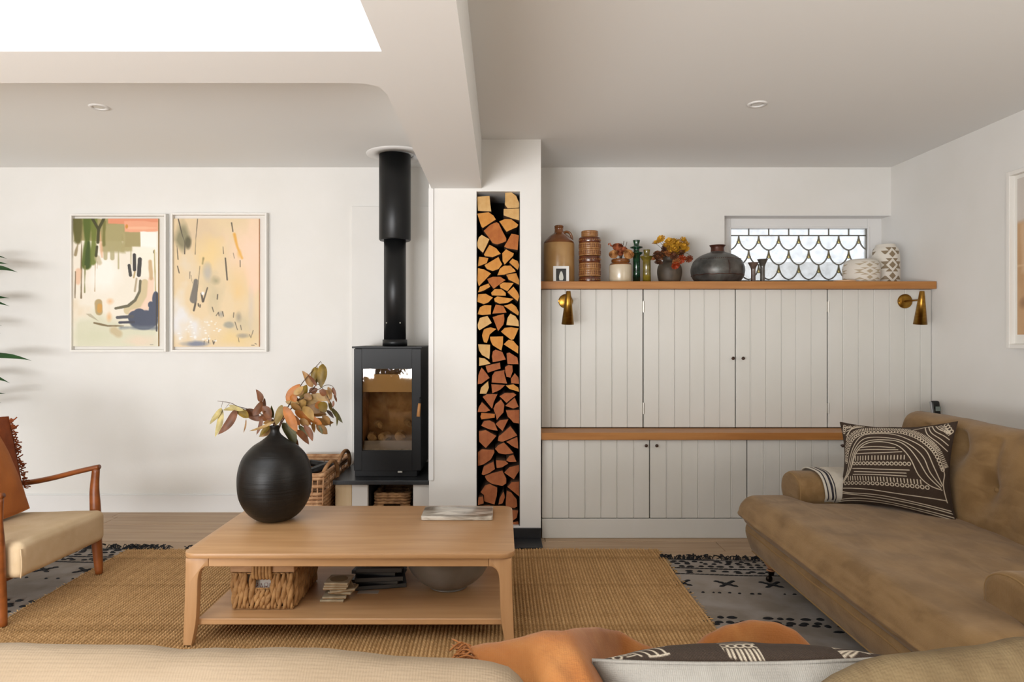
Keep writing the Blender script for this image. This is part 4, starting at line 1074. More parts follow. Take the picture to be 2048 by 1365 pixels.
# ================================================================== BASKETS BY THE HEARTH
m_wil = M('willow', '#CBA077', .7, col2='#A0714A', scale=(25, 25, 25), detail=5, bump=.4, bscale=(120, 120, 120))
m_hnd = M('willow_dark', '#A67B52', .7, col2='#845c38', scale=(30, 30, 30))
def rect_ring(cx, cy, hx, hy, z, n=9, wob=.004, ph=0, rot=0, tilt=0):
    pts = []
    cs = [(-hx, -hy), (hx, -hy), (hx, hy), (-hx, hy)]
    for i in range(4):
        a, c_ = cs[i], cs[(i+1) % 4]
        for j in range(n):
            t = j/n; x = a[0]+(c_[0]-a[0])*t; y_ = a[1]+(c_[1]-a[1])*t
            s_ = 1+wob/hx*math.sin((i*n+j)*PI+ph)
            pts.append((x*s_, y_*s_))
    out = []
    for x, y_ in pts+[pts[0]]:
        out.append((cx+x*math.cos(rot)-y_*math.sin(rot), cy+x*math.sin(rot)+y_*math.cos(rot), z+tilt*(x+y_)))
    return out
lbx, lby = -1.20, 4.30
lb = thing('log_basket', 'long open willow basket with two loop handles left of the hearth', 'basket', (lbx, lby, 0.001))
nr = 17
for i in range(nr):
    z = .012+.0235*i; g = 1+.20*i/nr
    if i in (13, 15): continue
    obj('weave_row', tube(nb(), rect_ring(lbx, lby, .135*g, .27*g, z, 10, .006, i*PI), .0118, 6), m_wil, lb, True)
for a in range(30):
    i = a/30*40; R0 = rect_ring(lbx, lby, .136, .272, .01, 10, 0)[int(i)]; R1 = rect_ring(lbx, lby, .136*1.2, .272*1.2, .40, 10, 0)[int(i)]
    obj('stake', tube(nb(), [R0, R1], .005, 5), m_wil, lb, True)
obj('rim', tube(nb(), rect_ring(lbx, lby, .135*1.21, .27*1.21, .408, 10, .002), .013, 8), m_wil, lb, True)
obj('basket_base', bx(lbx-.13, lbx+.13, lby-.26, lby+.26, .004, .014), m_wil, lb)
for pts in (((637, 972, 4.02), (645, 950, 4.04), (656, 930, 4.08), (667, 922, 4.13), (674, 933, 4.18), (675, 950, 4.21), (672, 966, 4.22)),
            ((674, 938, 4.36), (680, 918, 4.38), (688, 904, 4.42), (695, 903, 4.47), (699, 915, 4.51), (699, 926, 4.54), (697, 932, 4.55))):
    obj('handle', tube(nb(), smoothp([tuple(at(*p)) for p in pts], 4), .0125, 8), m_hnd, lb, True)
for i, (x, y_, z, a, e) in enumerate(((-1.24, 4.12, .395, .5, .25), (-1.13, 4.22, .40, 1.1, .1), (-1.27, 4.3, .39, 1.2, .3), (-1.15, 4.42, .385, .2, -.2))):
    d = Vector((math.cos(a)*math.cos(e), math.sin(a)*math.cos(e), math.sin(e)))
    p = Vector((x, y_, z))
    o = obj('charcoal_piece', tube(nb(), [p-d*.09, p-d*.04, p+d*.03, p+d*.085], lambda u: (.03*(.7+.5*math.sin(PI*u)), .022), 6), m_char, loc=(x, y_, z-.02))
    tag(o, ['black charred log piece at the front of the willow basket', 'black charred log piece by the near basket handle', 'black charred log piece in the middle of the willow basket', 'black charred log piece at the far end of the willow basket'][i], 'charcoal', 'charred pieces heaped in the willow basket')
fill = obj('kindling_twig', tube(nb(), [(-1.26, 4.13, .40), (-1.225, 4.11, .475)], .009, 8), m_bark0, loc=(-1.25, 4.12, .4)); tag(fill, 'short pale twig sticking up out of the willow basket', 'twig')
# small basket in the hearth niche
nx, ny = -.672, 4.34
nbk = thing('niche_basket', 'small woven basket with a hand hole in the niche under the stove', 'basket', (nx, ny, .001))
m_sea2 = M('seagrass_brown', '#9B7249', .75, col2='#6f4d2d', scale=(30, 30, 30), detail=5, bump=.5, bscale=(120, 120, 120))
def niche_ring(z, g=1): return rect_ring(nx, ny, .103*g, .15*g, z, 8, .005, z*400)
for i in range(13):
    z = .012+.0185*i; pts = niche_ring(z, .96+.004*i)
    if 7 <= i <= 9:     # leave the hand hole open in the front
        pts2 = [p for p in pts if not (p[1] < ny-.13 and abs(p[0]-nx) < .042)]
        k0 = next(j for j, p in enumerate(pts) if p not in pts2); 
        idx = [j for j, p in enumerate(pts) if p in pts2]
        st_ = max(j for j in range(len(pts)) if pts[j] not in pts2)+1
        seq = [pts[(st_+j) % (len(pts)-1)] for j in range(len(pts)-1)]; seq = [p for p in seq if p in pts2]
        obj('weave_row', tube(nb(), seq, .0098, 6), m_sea2, nbk, True)
    else: obj('weave_row', tube(nb(), pts, .0098, 6), m_sea2, nbk, True)
obj('rim', tube(nb(), niche_ring(.248, 1.0), .012, 6), m_sea2, nbk, True)
obj('basket_base', bx(nx-.09, nx+.09, ny-.13, ny+.13, .003, .01), m_sea2, nbk)
# ================================================================== RUGS
m_kil = M('kilim_wool', '#989089', .95, col2='#81776C', scale=(7, 7, 7), weave=.5, wscale=2600, bump=.3, bscale=(60, 200, 60), col3='#9c9186', s3=(2, 2, 2), f3=.5)
m_tuft = M('black_wool', '#121215', .95, bump=.4, bscale=(200, 200, 200))
def kY(x, yr): return yr-.059*(x-1.22)     # rows of the kilim run slightly askew
kil = thing('kilim_rug', 'flat grey kilim rug with black tufted stripes and fringe under the jute rug', 'rug', (.0, 2.6, 0))
b = nb(); K0, K1 = -3.3, 2.52
grid(b, lambda u, v: Vector((K0+(K1-K0)*u, kY(K0+(K1-K0)*u, 1.55+(3.70-1.55)*v), .0075+.0012*nz((u*12, v*5, 0)))), 120, 50)
grid(b, lambda u, v: Vector((K0+(K1-K0)*u, kY(K0+(K1-K0)*u, 3.70 if v > .5 else 3.70), .0075*(1-v))), 60, 1)
obj('woven_field', b, m_kil, kil, True)
rg = random.Random(21)
def shown(x, y): return not (-2.08 < x < .85 and y < 3.84)
tf = nb()
def tuft(b, x, y, lx_, ly_, h=.004, a=0):
    c_, s_ = math.cos(a), math.sin(a); rows = []
    base = [b.verts.new((x+(lx_*math.cos(t)*c_-ly_*math.sin(t)*s_)/2, y+(lx_*math.cos(t)*s_+ly_*math.sin(t)*c_)/2, .0078)) for t in [2*PI*i/8 for i in range(8)]]
    top = [b.verts.new((x+(lx_*.6*math.cos(t)*c_-ly_*.6*math.sin(t)*s_)/2, y+(lx_*.6*math.cos(t)*s_+ly_*.6*math.sin(t)*c_)/2, .0078+h)) for t in [2*PI*i/8 for i in range(8)]]
    for i in range(8): b.faces.new((base[i], base[(i+1) % 8], top[(i+1) % 8], top[i]))
    b.faces.new(top)
def dash_row(yr, dx, lx_, ly_, jit=.3, skip=.1):
    x = K0
    while x < K1:
        x += dx*rg.uniform(1-jit, 1+jit); y = kY(x, yr)+rg.uniform(-.004, .004)
        if shown(x, y) and rg.random() > skip: tuft(tf, x, y, lx_*rg.uniform(.7, 1.3), ly_*rg.uniform(.8, 1.2))
for yr in (3.655, 3.615, 3.575): dash_row(yr, .058, .036, .022)
dash_row(3.635, .058, .03, .018, .35, .3)
for yr in (3.505, 3.485): dash_row(yr, .062, .036, .019)
dash_row(3.206, .045, .018, .013, .4, .12)
for yr in (2.92, 2.875, 2.855): dash_row(yr, .055, .042, .026)
dash_row(2.80, .075, .04, .02); 
for yr in (2.3, 2.25, 2.2): dash_row(yr, .055, .042, .026)
for yr, w_ in ((3.545, .012), (3.455, .008), (3.68, .008)):
    x = K0
    while x < K1:
        y = kY(x, yr)+.006*math.sin(x*9)
        if shown(x, y): tuft(tf, x, y, .034, w_, .003)
        x += .024
o = obj('black_tufts', tf, m_tuft, kil, kind='stuff')
for i in range(-16, 9):
    x = 1.10+.217*i; y = kY(x, 3.33)
    if not shown(x, y): continue
    b = nb(); 
    for s_ in (-1, 1):
        for t in (-1, -.5, .5, 1): tuft(b, x+t*.034+s_*.004, y+t*s_*.030, .036, .018, .004, s_*.35)
    tuft(b, x, y, .05, .026); obj('cross_motif', b, m_tuft, kil)
b = nb(); x = K0
while x < K1:
    x += rg.uniform(.003, .009); y = kY(x, 3.70)
    if not shown(x, y-.02) and not (-2.2 < x < -1.7): continue
    if rg.random() < .12 or nz((x*9, 0, 0)) < -.25: continue
    L_ = rg.uniform(.025, .075); a = PI/2+rg.uniform(-.9, .9)
    p = Vector((x, y-.01, .008)); q = p+Vector((math.cos(a)*L_, math.sin(a)*L_, 0))
    tube(b, smoothp([tuple(p), tuple((p+q)/2+Vector((rg.uniform(-.01, .01), 0, rg.uniform(.004, .02)))), tuple(q+Vector((0, 0, rg.uniform(-.004, .006))))], 2), rg.uniform(.002, .0045), 5)
obj('fringe', b, m_tuft, kil, kind='stuff')
# ---- jute rug: braided ropes running away from the viewer
JX0, JX1, JY0, JY1 = -2.118, .888, 1.80, 3.862
pitch = .0158; per = 5
nrope = int((JX1-JX0)/pitch); nxg = nrope*per+1; nyg = 400
U, V = np.meshgrid(np.linspace(0, 1, nxg), np.linspace(0, 1, nyg))
Xg = JX0+(JX1-JX0)*U; Yg = JY0+(JY1-JY0)*V
ph = (U*nrope) % 1; rid = np.floor(U*nrope-1e-9)
hr = np.abs(np.sin(PI*ph))**.7
tw = np.sin(2*PI*(Yg/.021+ph*.9+(rid % 2)*.5+np.sin(rid*12.9898)*.15))
rs = np.random.RandomState(2)
Zg = .0085+.0076*hr*(1+.30*tw)+.0010*rs.randn(nyg, nxg)*.35
Xg = Xg+.004*np.sin(Yg*3.1+.7)+.002*np.sin(Yg*9)*(U > .9)
Yg = Yg+(.006*np.sin(Xg*4)+.003*np.sin(Xg*37))*V
me = grid_mesh('jute_weave', np.stack([Xg, Yg, Zg], -1)[::-1])
band = np.interp(np.linspace(0, 1, nyg), np.linspace(0, 1, 90), rs.randn(90))[:, None]
big = rs.randn(30, 18); bi = np.kron(big, np.ones((14, nxg//18+1)))[:nyg, :nxg]
rope_t = rs.randn(nrope+1)[rid.astype(int).clip(0, nrope)]
fleck = rs.randn(nyg, nxg)
sh = (.5+.10*band+.06*rope_t+.17*fleck+.12*tw+.35*(hr-.75)).clip(0, 1)  # tone also follows rope height: shade between the ropes is painted in
cA, cB = np.array(lin('#8E6838')), np.array(lin('#CDA470'))
cl = cA+(cB-cA)*sh[..., None]; cl = cl*(1-.16*(((band > 1.35) | (band < -1.9))*(fleck > -.6))[..., None])
paint_mesh(me, cl[::-1].reshape(-1, 3))
jr = thing('jute_rug', 'large golden braided jute rug lying on the kilim beneath the coffee table', 'rug', (-.6, 2.8, .009))
m_jute = vmat('jute', .9, bump=.5, bscale=(500, 220, 500))
o = obj('braided_field', me, m_jute); o.parent = jr; o.location = (.6, -2.8, -.009)
o['kind'] = 'stuff'
obj('backing', bx(JX0+.004, JX1-.004, JY0+.01, JY1-.008, .0085, .0105), M('jute_back', '#A07A48', .9), jr)
b = nb()
for i in range(420):
    x = rg.uniform(JX0, JX1); p = Vector((x, JY1-.004, .012)); q = p+Vector((rg.uniform(-.008, .008), rg.uniform(.006, .02), rg.uniform(-.004, .006)))
    tube(b, [p, q], .0011, 4)
for i in range(260):
    y = rg.uniform(2.3, JY1); x = JX1 if rg.random() < .6 else JX0; s_ = 1 if x > 0 else -1
    p = Vector((x, y, .012)); tube(b, [p, p+Vector((s_*rg.uniform(.004, .016), rg.uniform(-.01, .01), rg.uniform(-.004, .005)))], .0011, 4)
obj('stray_fibres', b, M('jute_fibre', '#C19A61', .9), jr, kind='stuff')
# ================================================================== SOFA
m_sofa = M('olive_tan_linen', '#745730', .85, col2='#8F7047', scale=(7, 7, 7), detail=9, lo=.32, hi=.68, sheen=.12, weave=.35, wscale=1500, bump=.25, bscale=(160, 160, 160), col3='#9A7B52', s3=(22, 7, 22), f3=.5)
m_piping = M('sofa_piping', '#8E7047', .85)
FL = RUGZ*0+.008
def loft(loop, axis, a0, a1, n, rnd=.03, fn=None):
    """closed loop of (p,q) swept along an axis ('X': p=y,q=z / 'Y': p=x,q=z) with softened ends"""
    b = nb(); cx = sum(p[0] for p in loop)/len(loop); cz = sum(p[1] for p in loop)/len(loop)
    half = max(max(abs(p[0]-cx) for p in loop), .05)
    st = []
    for i in range(5): t = i/5*PI/2; st.append((a0+rnd*(1-math.sin(t)), 1-rnd/half*(1-math.cos(PI/2-t)) if False else 1-(rnd/half)*(1-math.sin(t))))
    st = [(a0+rnd*(1-math.cos(t)), 1-(rnd/half)*(1-math.sin(t))) for t in [PI/2*i/5 for i in range(6)]]
    st2 = [(a1-rnd*(1-math.cos(t)), 1-(rnd/half)*(1-math.sin(t))) for t in [PI/2*i/5 for i in range(6)]]
    mid = [(a0+rnd+(a1-a0-2*rnd)*i/n, 1) for i in range(1, n)]
    allst = st+mid+st2[::-1]
    rings = []
    for a, s_ in allst:
        r_ = []
        for p, q in loop:
            pp, qq = cx+(p-cx)*s_, cz+(q-cz)*s_
            v = Vector((a, pp, qq)) if axis == 'X' else Vector((pp, a, qq))
            if fn: v = fn(v)
            r_.append(b.verts.new(v))
        rings.append(r_)
    m = len(loop)
    for r0, r1 in zip(rings, rings[1:]):
        for k in range(m): b.faces.new((r0[k], r0[(k+1) % m], r1[(k+1) % m], r1[k]))
    for r_, rev in ((rings[0], True), (rings[-1], False)):
        c_ = sum((v.co for v in r_), Vector())/m; prev = r_
        for s_ in (.7, .35):
            nr = [b.verts.new(c_+(v.co-c_)*s_) for v in r_]
            for k in range(m): b.faces.new((prev[k], prev[(k+1) % m], nr[(k+1) % m], nr[k]))
            prev = nr
        b.faces.new(prev)
    bmesh.ops.recalc_face_normals(b, faces=b.faces[:]); return b
def sm2(loop, n=4):
    P_ = [(a, c_, 0) for a, c_ in loop]; P_ = [P_[-1]]+P_+[P_[0], P_[1]]
    o_ = smoothp(P_, n); return [(p[0], p[1]) for p in o_[n:-n-1]]
sofa = thing('olive_sofa', 'olive tan linen sofa with rolled arms, buttoned back and turned castor legs by right wall', 'sofa', (1.75, 2.74, 0))
def seat_fn(u, p):
    t = max(0, min(1, (1.50-p.x)/.05)); t = t*t*(3-2*t); yc = 2.735
    p.y = yc+(p.y-yc)*(1+.30*t)
    top = max(0, u.z)
    p.z += .022*(1-u.x**4)*(1-u.y**2)*top
    fx = max(0, -u.x)
    if u.x < -.7: p.x -= .018*(1-u.z**2)*(1-u.y**4)
    p.z += .004*nz(p, 7)*top+.006*nz(p, 3)*top
    p.x += .003*nz(p+Vector((5, 0, 0)), 9)
    if u.z < -.5: p.x += .02*fx
    return p
obj('seat_cushion', rbox(nb(), 1.685, 2.735, .335, .91, 1.345, .17, .075, 44, seat_fn), m_sofa, sofa, True)
rail = [(1.283, .262), (1.279, .245), (1.279, .225), (1.285, .20), (1.295, .17), (1.306, .14), (1.316, .125), (1.335, .118), (2.30, .118), (2.33, .14), (2.33, .24), (2.31, .262)]
obj('front_rail', loft(rail, 'Y', 1.88, 3.60, 24, .02), m_sofa, sofa, True)
obj('piping', tube(nb(), [(1.281, 1.90+1.68*i/30, .236+.002*math.sin(i)) for i in range(31)], .005, 6), m_piping, sofa, True)
obj('piping', tube(nb(), [(1.311, 1.90+1.68*i/30, .130) for i in range(31)], .004, 6), m_piping, sofa, True)
obj('piping', tube(nb(), [(1.238+.008*math.sin(i*.9), 1.93+1.63*i/30, .318+.003*math.sin(i*.7)) for i in range(31)], .0035, 6), m_piping, sofa, True)
BUT = [(2.93, .585), (3.42, .585), (2.44, .585), (2.685, .72), (3.175, .72)]
def back_fn(v):
    if v.x < 2.28:
        f = 1
        for by, bz in BUT:
            d2 = (v.y-by)**2+(v.z-bz)**2
            v.x += .055*math.exp(-d2/.004)
            v.x += .016*math.exp(-((v.y-by)**2)/.0006)*(.5+.5*math.tanh((v.z-bz)*40))*(1 if v.z < .80 else 0)
        v.x += .012*nz(v, 6)+.005*nz(v, 14)
    v.z += .004*nz(v, 8)
    lean = (v.y-2.7)*.02
    v.x += lean
    return v
back = sm2([(1.995, .36), (1.985, .45), (2.015, .58), (2.055, .70), (2.078, .78), (2.105, .822), (2.16, .838), (2.24, .818), (2.36, .745), (2.42, .68), (2.43, .45), (2.43, .13), (2.30, .12), (2.15, .2), (2.05, .3)], 5)
obj('backrest', loft(back, 'Y', 1.86, 3.64, 110, .035, back_fn), m_sofa, sofa, True)
for by, bz in BUT[:3]:
    x = 1.980+(bz-.45)*.26+.055
    obj('button', lathe(nb(), [(.012, 0), (.010, .005), (.0001, .007)], (x+.005+(by-2.7)*.02, by, bz), 12, False, Matrix.Rotation(-PI/2, 3, 'Y')), m_piping, sofa, True)
arm = [(3.44, .20), (3.435, .36), (3.395, .43), (3.40, .505), (3.46, .542), (3.54, .545), (3.605, .51), (3.625, .45), (3.60, .38), (3.60, .2)]
arm_f = sm2(arm, 4); arm_n = [(2.735*2+.08-y_, z) for y_, z in reversed(arm_f)]
for a_ in (arm_f, arm_n):
    obj('arm', loft(a_, 'X', 1.472, 2.22, 16, .022, lambda v: v+Vector((0, 0, .004*nz(v, 7)))), m_sofa, sofa, True)
    cy_ = sum(p[0] for p in a_)/len(a_); cz_ = sum(p[1] for p in a_)/len(a_)
    obj('piping', tube(nb(), [(1.478, cy_+(p[0]-cy_)*.93, cz_+(p[1]-cz_)*.93) for p in a_]+[(1.478, cy_+(a_[0][0]-cy_)*.93, cz_+(a_[0][1]-cz_)*.93)], .0035, 6), m_piping, sofa, True)
m_turn = M('turned_beech', '#B07F5C', .45, col2='#A06E4b', scale=(20, 20, 6))
m_castor = M('castor_bronze', '#2A211A', .3, metal=.8)
for lx_, ly_ in ((1.372, 3.49), (1.372, 2.02), (2.28, 3.43), (2.28, 2.02)):
    zf = .008
    lg = obj('leg', lathe(nb(), [(.024, .062)]+smoothp([(.017, .07), (.020, .078), (.030, .092), (.033, .103), (.028, .112), (.022, .117), (.026, .122), (.026, .128)], 3), (lx_, ly_, 0), 24), m_turn, sofa, True)
    obj('ferrule', lathe(nb(), [(.013, .040), (.019, .071), (.0195, .072)], (lx_, ly_, 0), 20), m_castor, lg, True)
    obj('castor_wheel', lathe(nb(), [(.004, -.009), (.014, -.009), (.0165, -.006), (.0165, .006), (.014, .009), (.004, .009)], (lx_-.014, ly_-.01, zf+.0168), 20, True, Matrix.Rotation(PI/2, 3, 'X') @ Matrix.Rotation(.5, 3, 'Y')), m_castor, lg, math.radians(40))
    obj('castor_fork', tube(nb(), [(lx_, ly_, .048), (lx_-.008, ly_-.004, .036), (lx_-.014, ly_-.008, .026)], .006, 6), m_castor, lg, True)

sofa.location = (1.75-.04, 2.74-.12, 0); WM[sofa] = sofa.matrix_basis.copy()
# ================================================================== CUSHIONS
m_pc = vmat('printed_cushion', .9, weave=.5, wscale=2600)
m_pbrown = M('cushion_brown', '#3B2A1C', .9, weave=.5, wscale=2600); m_plin = M('cushion_plain_back', '#98938A', .9, col2='#8B867D', scale=(18, 18, 4), weave=.6, wscale=2000, bump=.3, bscale=(90, 90, 90))
# pattern drawn in the crop frame of the standing cushion: corners TL, TR, BR, BL
QC = [(567, 245), (1510, 247), (1500, 1102), (488, 905)]
def to_uv(x, y):
    u, v = .5, .5
    for _ in range(12):      # Newton on the bilinear map
        (ax, ay), (bx_, by), (cx, cy), (dx, dy) = QC
        X = (1-u)*(1-v)*ax+u*(1-v)*bx_+u*v*cx+(1-u)*v*dx; Y_ = (1-u)*(1-v)*ay+u*(1-v)*by+u*v*cy+(1-u)*v*dy
        xu = (1-v)*(bx_-ax)+v*(cx-dx); xv = (1-u)*(dx-ax)+u*(cx-bx_); yu = (1-v)*(by-ay)+v*(cy-dy); yv = (1-u)*(dy-ay)+u*(cy-by)
        det = xu*yv-xv*yu; ex, ey = x-X, y-Y_
        u += (ex*yv-ey*xv)/det; v += (ey*xu-ex*yu)/det
    return u, v
pcv = Canvas(330, 290, 0, 1, 0, 1, (58, 42, 29))
CRM = (214, 200, 178)
def pl(pts, w=9, sm=True):
    if sm and len(pts) > 2: pts = [(p[0], p[1]) for p in smoothp([(a, b_, 0) for a, b_ in pts], 5)]
    pcv.line([to_uv(*p) for p in pts], w/950, CRM, 1, .0035)
def ringuv(x, y, r=13):
    u, v = to_uv(x, y); pcv.ring(u, v, r/950, r/780, 7.5/950, CRM, .0035)
for arc in ([(488, 745), (560, 690), (640, 500), (760, 360), (900, 325), (1030, 330), (1150, 385), (1300, 490), (1380, 640), (1448, 790)],
            [(500, 745), (590, 670), (660, 510), (770, 395), (900, 365), (1060, 385), (1180, 450), (1290, 560), (1350, 690), (1440, 800)],
            [(520, 745), (610, 665), (680, 510), (780, 425), (900, 393), (1060, 405), (1160, 470), (1250, 590), (1330, 720), (1430, 815)],
            [(530, 750), (620, 650), (690, 520), (790, 440), (900, 412), (1010, 425), (1100, 470), (1180, 570), (1250, 710), (1340, 795), (1440, 830)]): pl(arc)
for a in ([(755, 467), (900, 460), (1055, 473)], [(728, 490), (900, 487), (1078, 492)], [(700, 521), (900, 518), (1110, 511)], [(648, 640), (900, 655), (1170, 668)], [(668, 667), (900, 682), (1143, 693)], [(655, 690), (900, 703), (1145, 718)],
          [(540, 795), (800, 830), (1100, 880), (1468, 915)], [(520, 818), (640, 850), (900, 890), (1200, 950), (1485, 995)], [(515, 830), (640, 862), (900, 915), (1200, 970), (1490, 1015)], [(500, 885), (700, 905), (900, 942), (1200, 1005), (1495, 1045)], [(495, 900), (620, 915), (900, 965), (1200, 1025), (1500, 1068)]): pl(a)
for i in range(17): x = 686+27.5*i+(6 if i > 5 else 0); pl([(x, 543), (x-2, 577)], 9, False)
for i in range(15): ringuv(666+36*i, 600+1.2*i, 13)
for i in range(25): x = 592+28*i; pl([(x, 700+2.1*i), (x+4, 735+2.1*i)], 9, False)
for i in range(19): ringuv(562+42*i, 756+3.2*i, 14)
arcp = [(p[0], p[1]) for p in smoothp([(565, 580, 0), (600, 480, 0), (680, 380, 0), (800, 320, 0), (950, 300, 0), (1080, 305, 0), (1200, 355, 0), (1310, 440, 0), (1390, 530, 0), (1455, 660, 0)], 5)]
for i, p in enumerate(arcp): ringuv(p[0], p[1], 13)
for i, (p, q) in enumerate(zip(arcp, arcp[1:])):
    for f_ in (.2, .7):
        x, y = p[0]+(q[0]-p[0])*f_, p[1]+(q[1]-p[1])*f_; dx, dy = q[0]-p[0], q[1]-p[1]; l = math.hypot(dx, dy); nx_, ny_ = dy/l, -dx/l
        pl([(x+nx_*22, y+ny_*22), (x+nx_*50, y+ny_*50)], 8, False)
for k_ in range(4): pl([(585+k_*10, 400-k_*40), (640+k_*12, 320-k_*12), (690+k_*20, 265), (720+k_*20, 250)], 8)
for k_ in range(4): pl([(1275+k_*27, 262), (1310+k_*28, 350-k_*15), (1400+k_*20, 430-k_*30), (1485, 505-k_*50)], 8)
for i in range(4): ringuv(1432+18*i, 262+24*i, 14); ringuv(575+i*9, 330-i*18, 13)
for i in range(7): pl([(1375+13*i, 270+13*i), (1400+13*i, 262+12*i)], 8, False); pl([(1400+12*i, 300+11*i), (1420+12*i, 290+10*i)], 8, False)
for i in range(5): pl([(600+i*14, 285-i*6), (612+i*14, 300-i*6)], 8, False)
pl([(1450, 640), (1470, 700), (1455, 790), (1470, 930)], 8); pl([(1190, 285), (1280, 262), (1330, 258)], 8)
PCOL = pcv.linear()
# the second cushion of the pair: same print, with only corner motifs near the top hem
PCOL2 = PCOL.copy(); hh_, ww_ = PCOL2.shape[:2]
PCOL2[:int(hh_*.24), int(ww_*.19):int(ww_*.44)] = lin((58, 42, 29)); PCOL2[:int(hh_*.24), int(ww_*.56):int(ww_*.74)] = lin((58, 42, 29))
def bil(c4, u, v): 
    a, b_, c_, d = c4; return (a*(1-u)+b_*u)*(1-v)+(d*(1-u)+c_*u)*v
def cushion(name, label, c4, thick, cols, m_front, m_back, wr_=.006, seed=0, group=None, dip=.03, root=None):
    """pillow from four corners TL TR BR BL; the front faces cross(right, up)"""
    c4 = [Vector(c_) for c_ in c4]
    ctr = sum(c4, Vector())/4; R_ = (c4[1]-c4[0]).normalized(); Upv = (c4[0]-c4[3]).normalized(); N_ = R_.cross(Upv).normalized()
    base = bil(c4, .5, 1)
    t = thing(name, label, 'cushion', base, 0, group)
    def S(u, v, s_, th):
        x, y = 2*u-1, 2*v-1
        p = bil(c4, u, v)
        p = p-R_*(x*abs(x)*dip*(1-y*y))+Upv*(y*abs(y)*dip*(1-x*x))
        pf = max(0, (1-abs(x)**2.4))**.62*max(0, (1-abs(y)**2.4))**.62
        w_ = nz((u*3+seed, v*3, s_), 1.6)*wr_*pf*2+nz((u*9, v*4+seed, s_), 1.3)*wr_*pf*.6
        return p+N_*(s_*th*pf+w_)
    h, w = (cols.shape[:2] if cols is not None else (34, 38))
    def surf(nm, h, w, s_, th, mat, c_=None):
        Pn = np.zeros((h, w, 3))
        for i in range(h):
            for j in range(w): Pn[i, j] = S(j/(w-1), i/(h-1), s_, th)-base
        if s_ < 0: Pn = Pn[:, ::-1]
        me = grid_mesh(nm, Pn)
        if c_ is not None: paint_mesh(me, c_.reshape(-1, 3))
        obj(nm, me, mat, t)
    surf('front_panel', h, w, 1, thick, m_front, cols); surf('back_panel', 34, 38, -1, thick*.9, m_back)
    pts = [S(i/12, 0, 0, 0) for i in range(12)]+[S(1, i/12, 0, 0) for i in range(12)]+[S(1-i/12, 1, 0, 0) for i in range(12)]+[S(0, 1-i/12, 0, 0) for i in range(13)]
    obj('edge_seam', tube(nb(), pts, .003, 5), m_back, t, True)
    return t
cushion('patterned_cushion', 'dark brown cushion with cream line drawing standing on the olive sofa', [(1.668, 3.36, .795), (2.035, 3.045, .838), (1.925, 2.885, .418), (1.612, 3.285, .418)], .080, PCOL, m_pc, m_pbrown, .004)
# towel over the far arm
def towel(u, v):
    x = 1.553+.185*u
    path = smoothp([(3.64, .44, 0), (3.63, .50, 0), (3.58, .548, 0), (3.50, .556, 0), (3.43, .545, 0), (3.39, .50, 0), (3.382, .445, 0), (3.405, .415, 0)], 5)
    i = v*(len(path)-1); k0 = min(int(i), len(path)-2); f_ = i-k0
    y = path[k0][0]*(1-f_)+path[k0+1][0]*f_; z = path[k0][1]*(1-f_)+path[k0+1][1]*f_
    return Vector((x-.03+.03*v*(1-u*.3)+.004*nz((u*4, v*6, 1)), y-.12-.004*abs(nz((u*5, v*3, 0))), z+.004+.003*nz((u*4, v*4, 4))))
tw_ = thing('hand_towel', 'small cream cloth with dark stripes folded over the far sofa arm', 'cloth', (1.64, 3.5, .55))
m_tow = M('cream_cloth', '#CFC8BC', .95, col2='#C2BAAC', scale=(20, 20, 20), bump=.3, bscale=(200, 200, 200)); m_stripe = M('stripe_cloth', '#2E2B33', .95)
o = obj('cloth', grid_bm := (lambda b: (grid(b, towel, 16, 34), b)[1])(nb()), m_tow, tw_, True); md = o.modifiers.new('thick', 'SOLIDIFY'); md.thickness = .005; md.offset = 0
for u0, du in ((.06, .03), (.17, .05), (.26, .02)):
    b = nb(); grid(b, lambda u, v: towel(u0+du*u, v)+Vector((-.0005, -.0042, .0022)), 2, 34); o = obj('stripe', b, m_stripe, tw_, True); md = o.modifiers.new('thick', 'SOLIDIFY'); md.thickness = .001

# ================================================================== NEAR SOFA (seen over its back)
m_lin = M('natural_linen', '#8F7C64', .9, col2='#806D55', scale=(3, 9, 9), detail=7, weave=.5, wscale=1500, bump=.25, bscale=(30, 150, 150), col3='#9c8a74', s3=(2, 12, 12), f3=.4)
m_lin2 = M('shaded_linen', '#685538', .9, col2='#776445', scale=(30, 8, 30), detail=7, weave=.5, wscale=1500, bump=.3, bscale=(150, 60, 150), col3='#5c4a2e', s3=(12, 5, 12), f3=.5)  # linen made darker: dim right side of the room put into its colour
ns = thing('linen_sofa', 'pale linen sofa in the foreground seen over its back cushions', 'sofa', (.2, 1.25, 0))
def crest(tab, x): return float(np.interp(x, [t_[0] for t_ in tab], [t_[1] for t_ in tab]))
def back_cush(x0, x1, tab, yc, mat, seed, n=60, label=None):
    b = nb(); ring = [(yc-.085, .40), (yc-.10, .50), (yc-.085, .62), (yc-.05, .70), (yc, .745), (yc+.05, .72), (yc+.09, .64), (yc+.10, .52), (yc+.09, .40)]
    loop = sm2(ring, 4)
    def fn(v):
        tz = crest(tab, v.x); s_ = max(0, (v.z-.42)/(.745-.42)); v = v.copy(); v.z = v.z+s_*(tz-.745)
        w_ = nz((v.x*5+seed, v.y*5, v.z*3), 1)*.010+nz((v.x*16+seed, v.y*9, v.z*7), 1)*.004
        v.z += w_*s_; v.y += w_; return v
    o = obj('back_cushion', loft(loop, 'X', x0, x1, n, .05, fn), mat, ns, True, label=label)
z_ = lambda py, Y: EYE-(py-VY)*Y/FPX
x_ = lambda px, Y: (px-VX)*Y/FPX
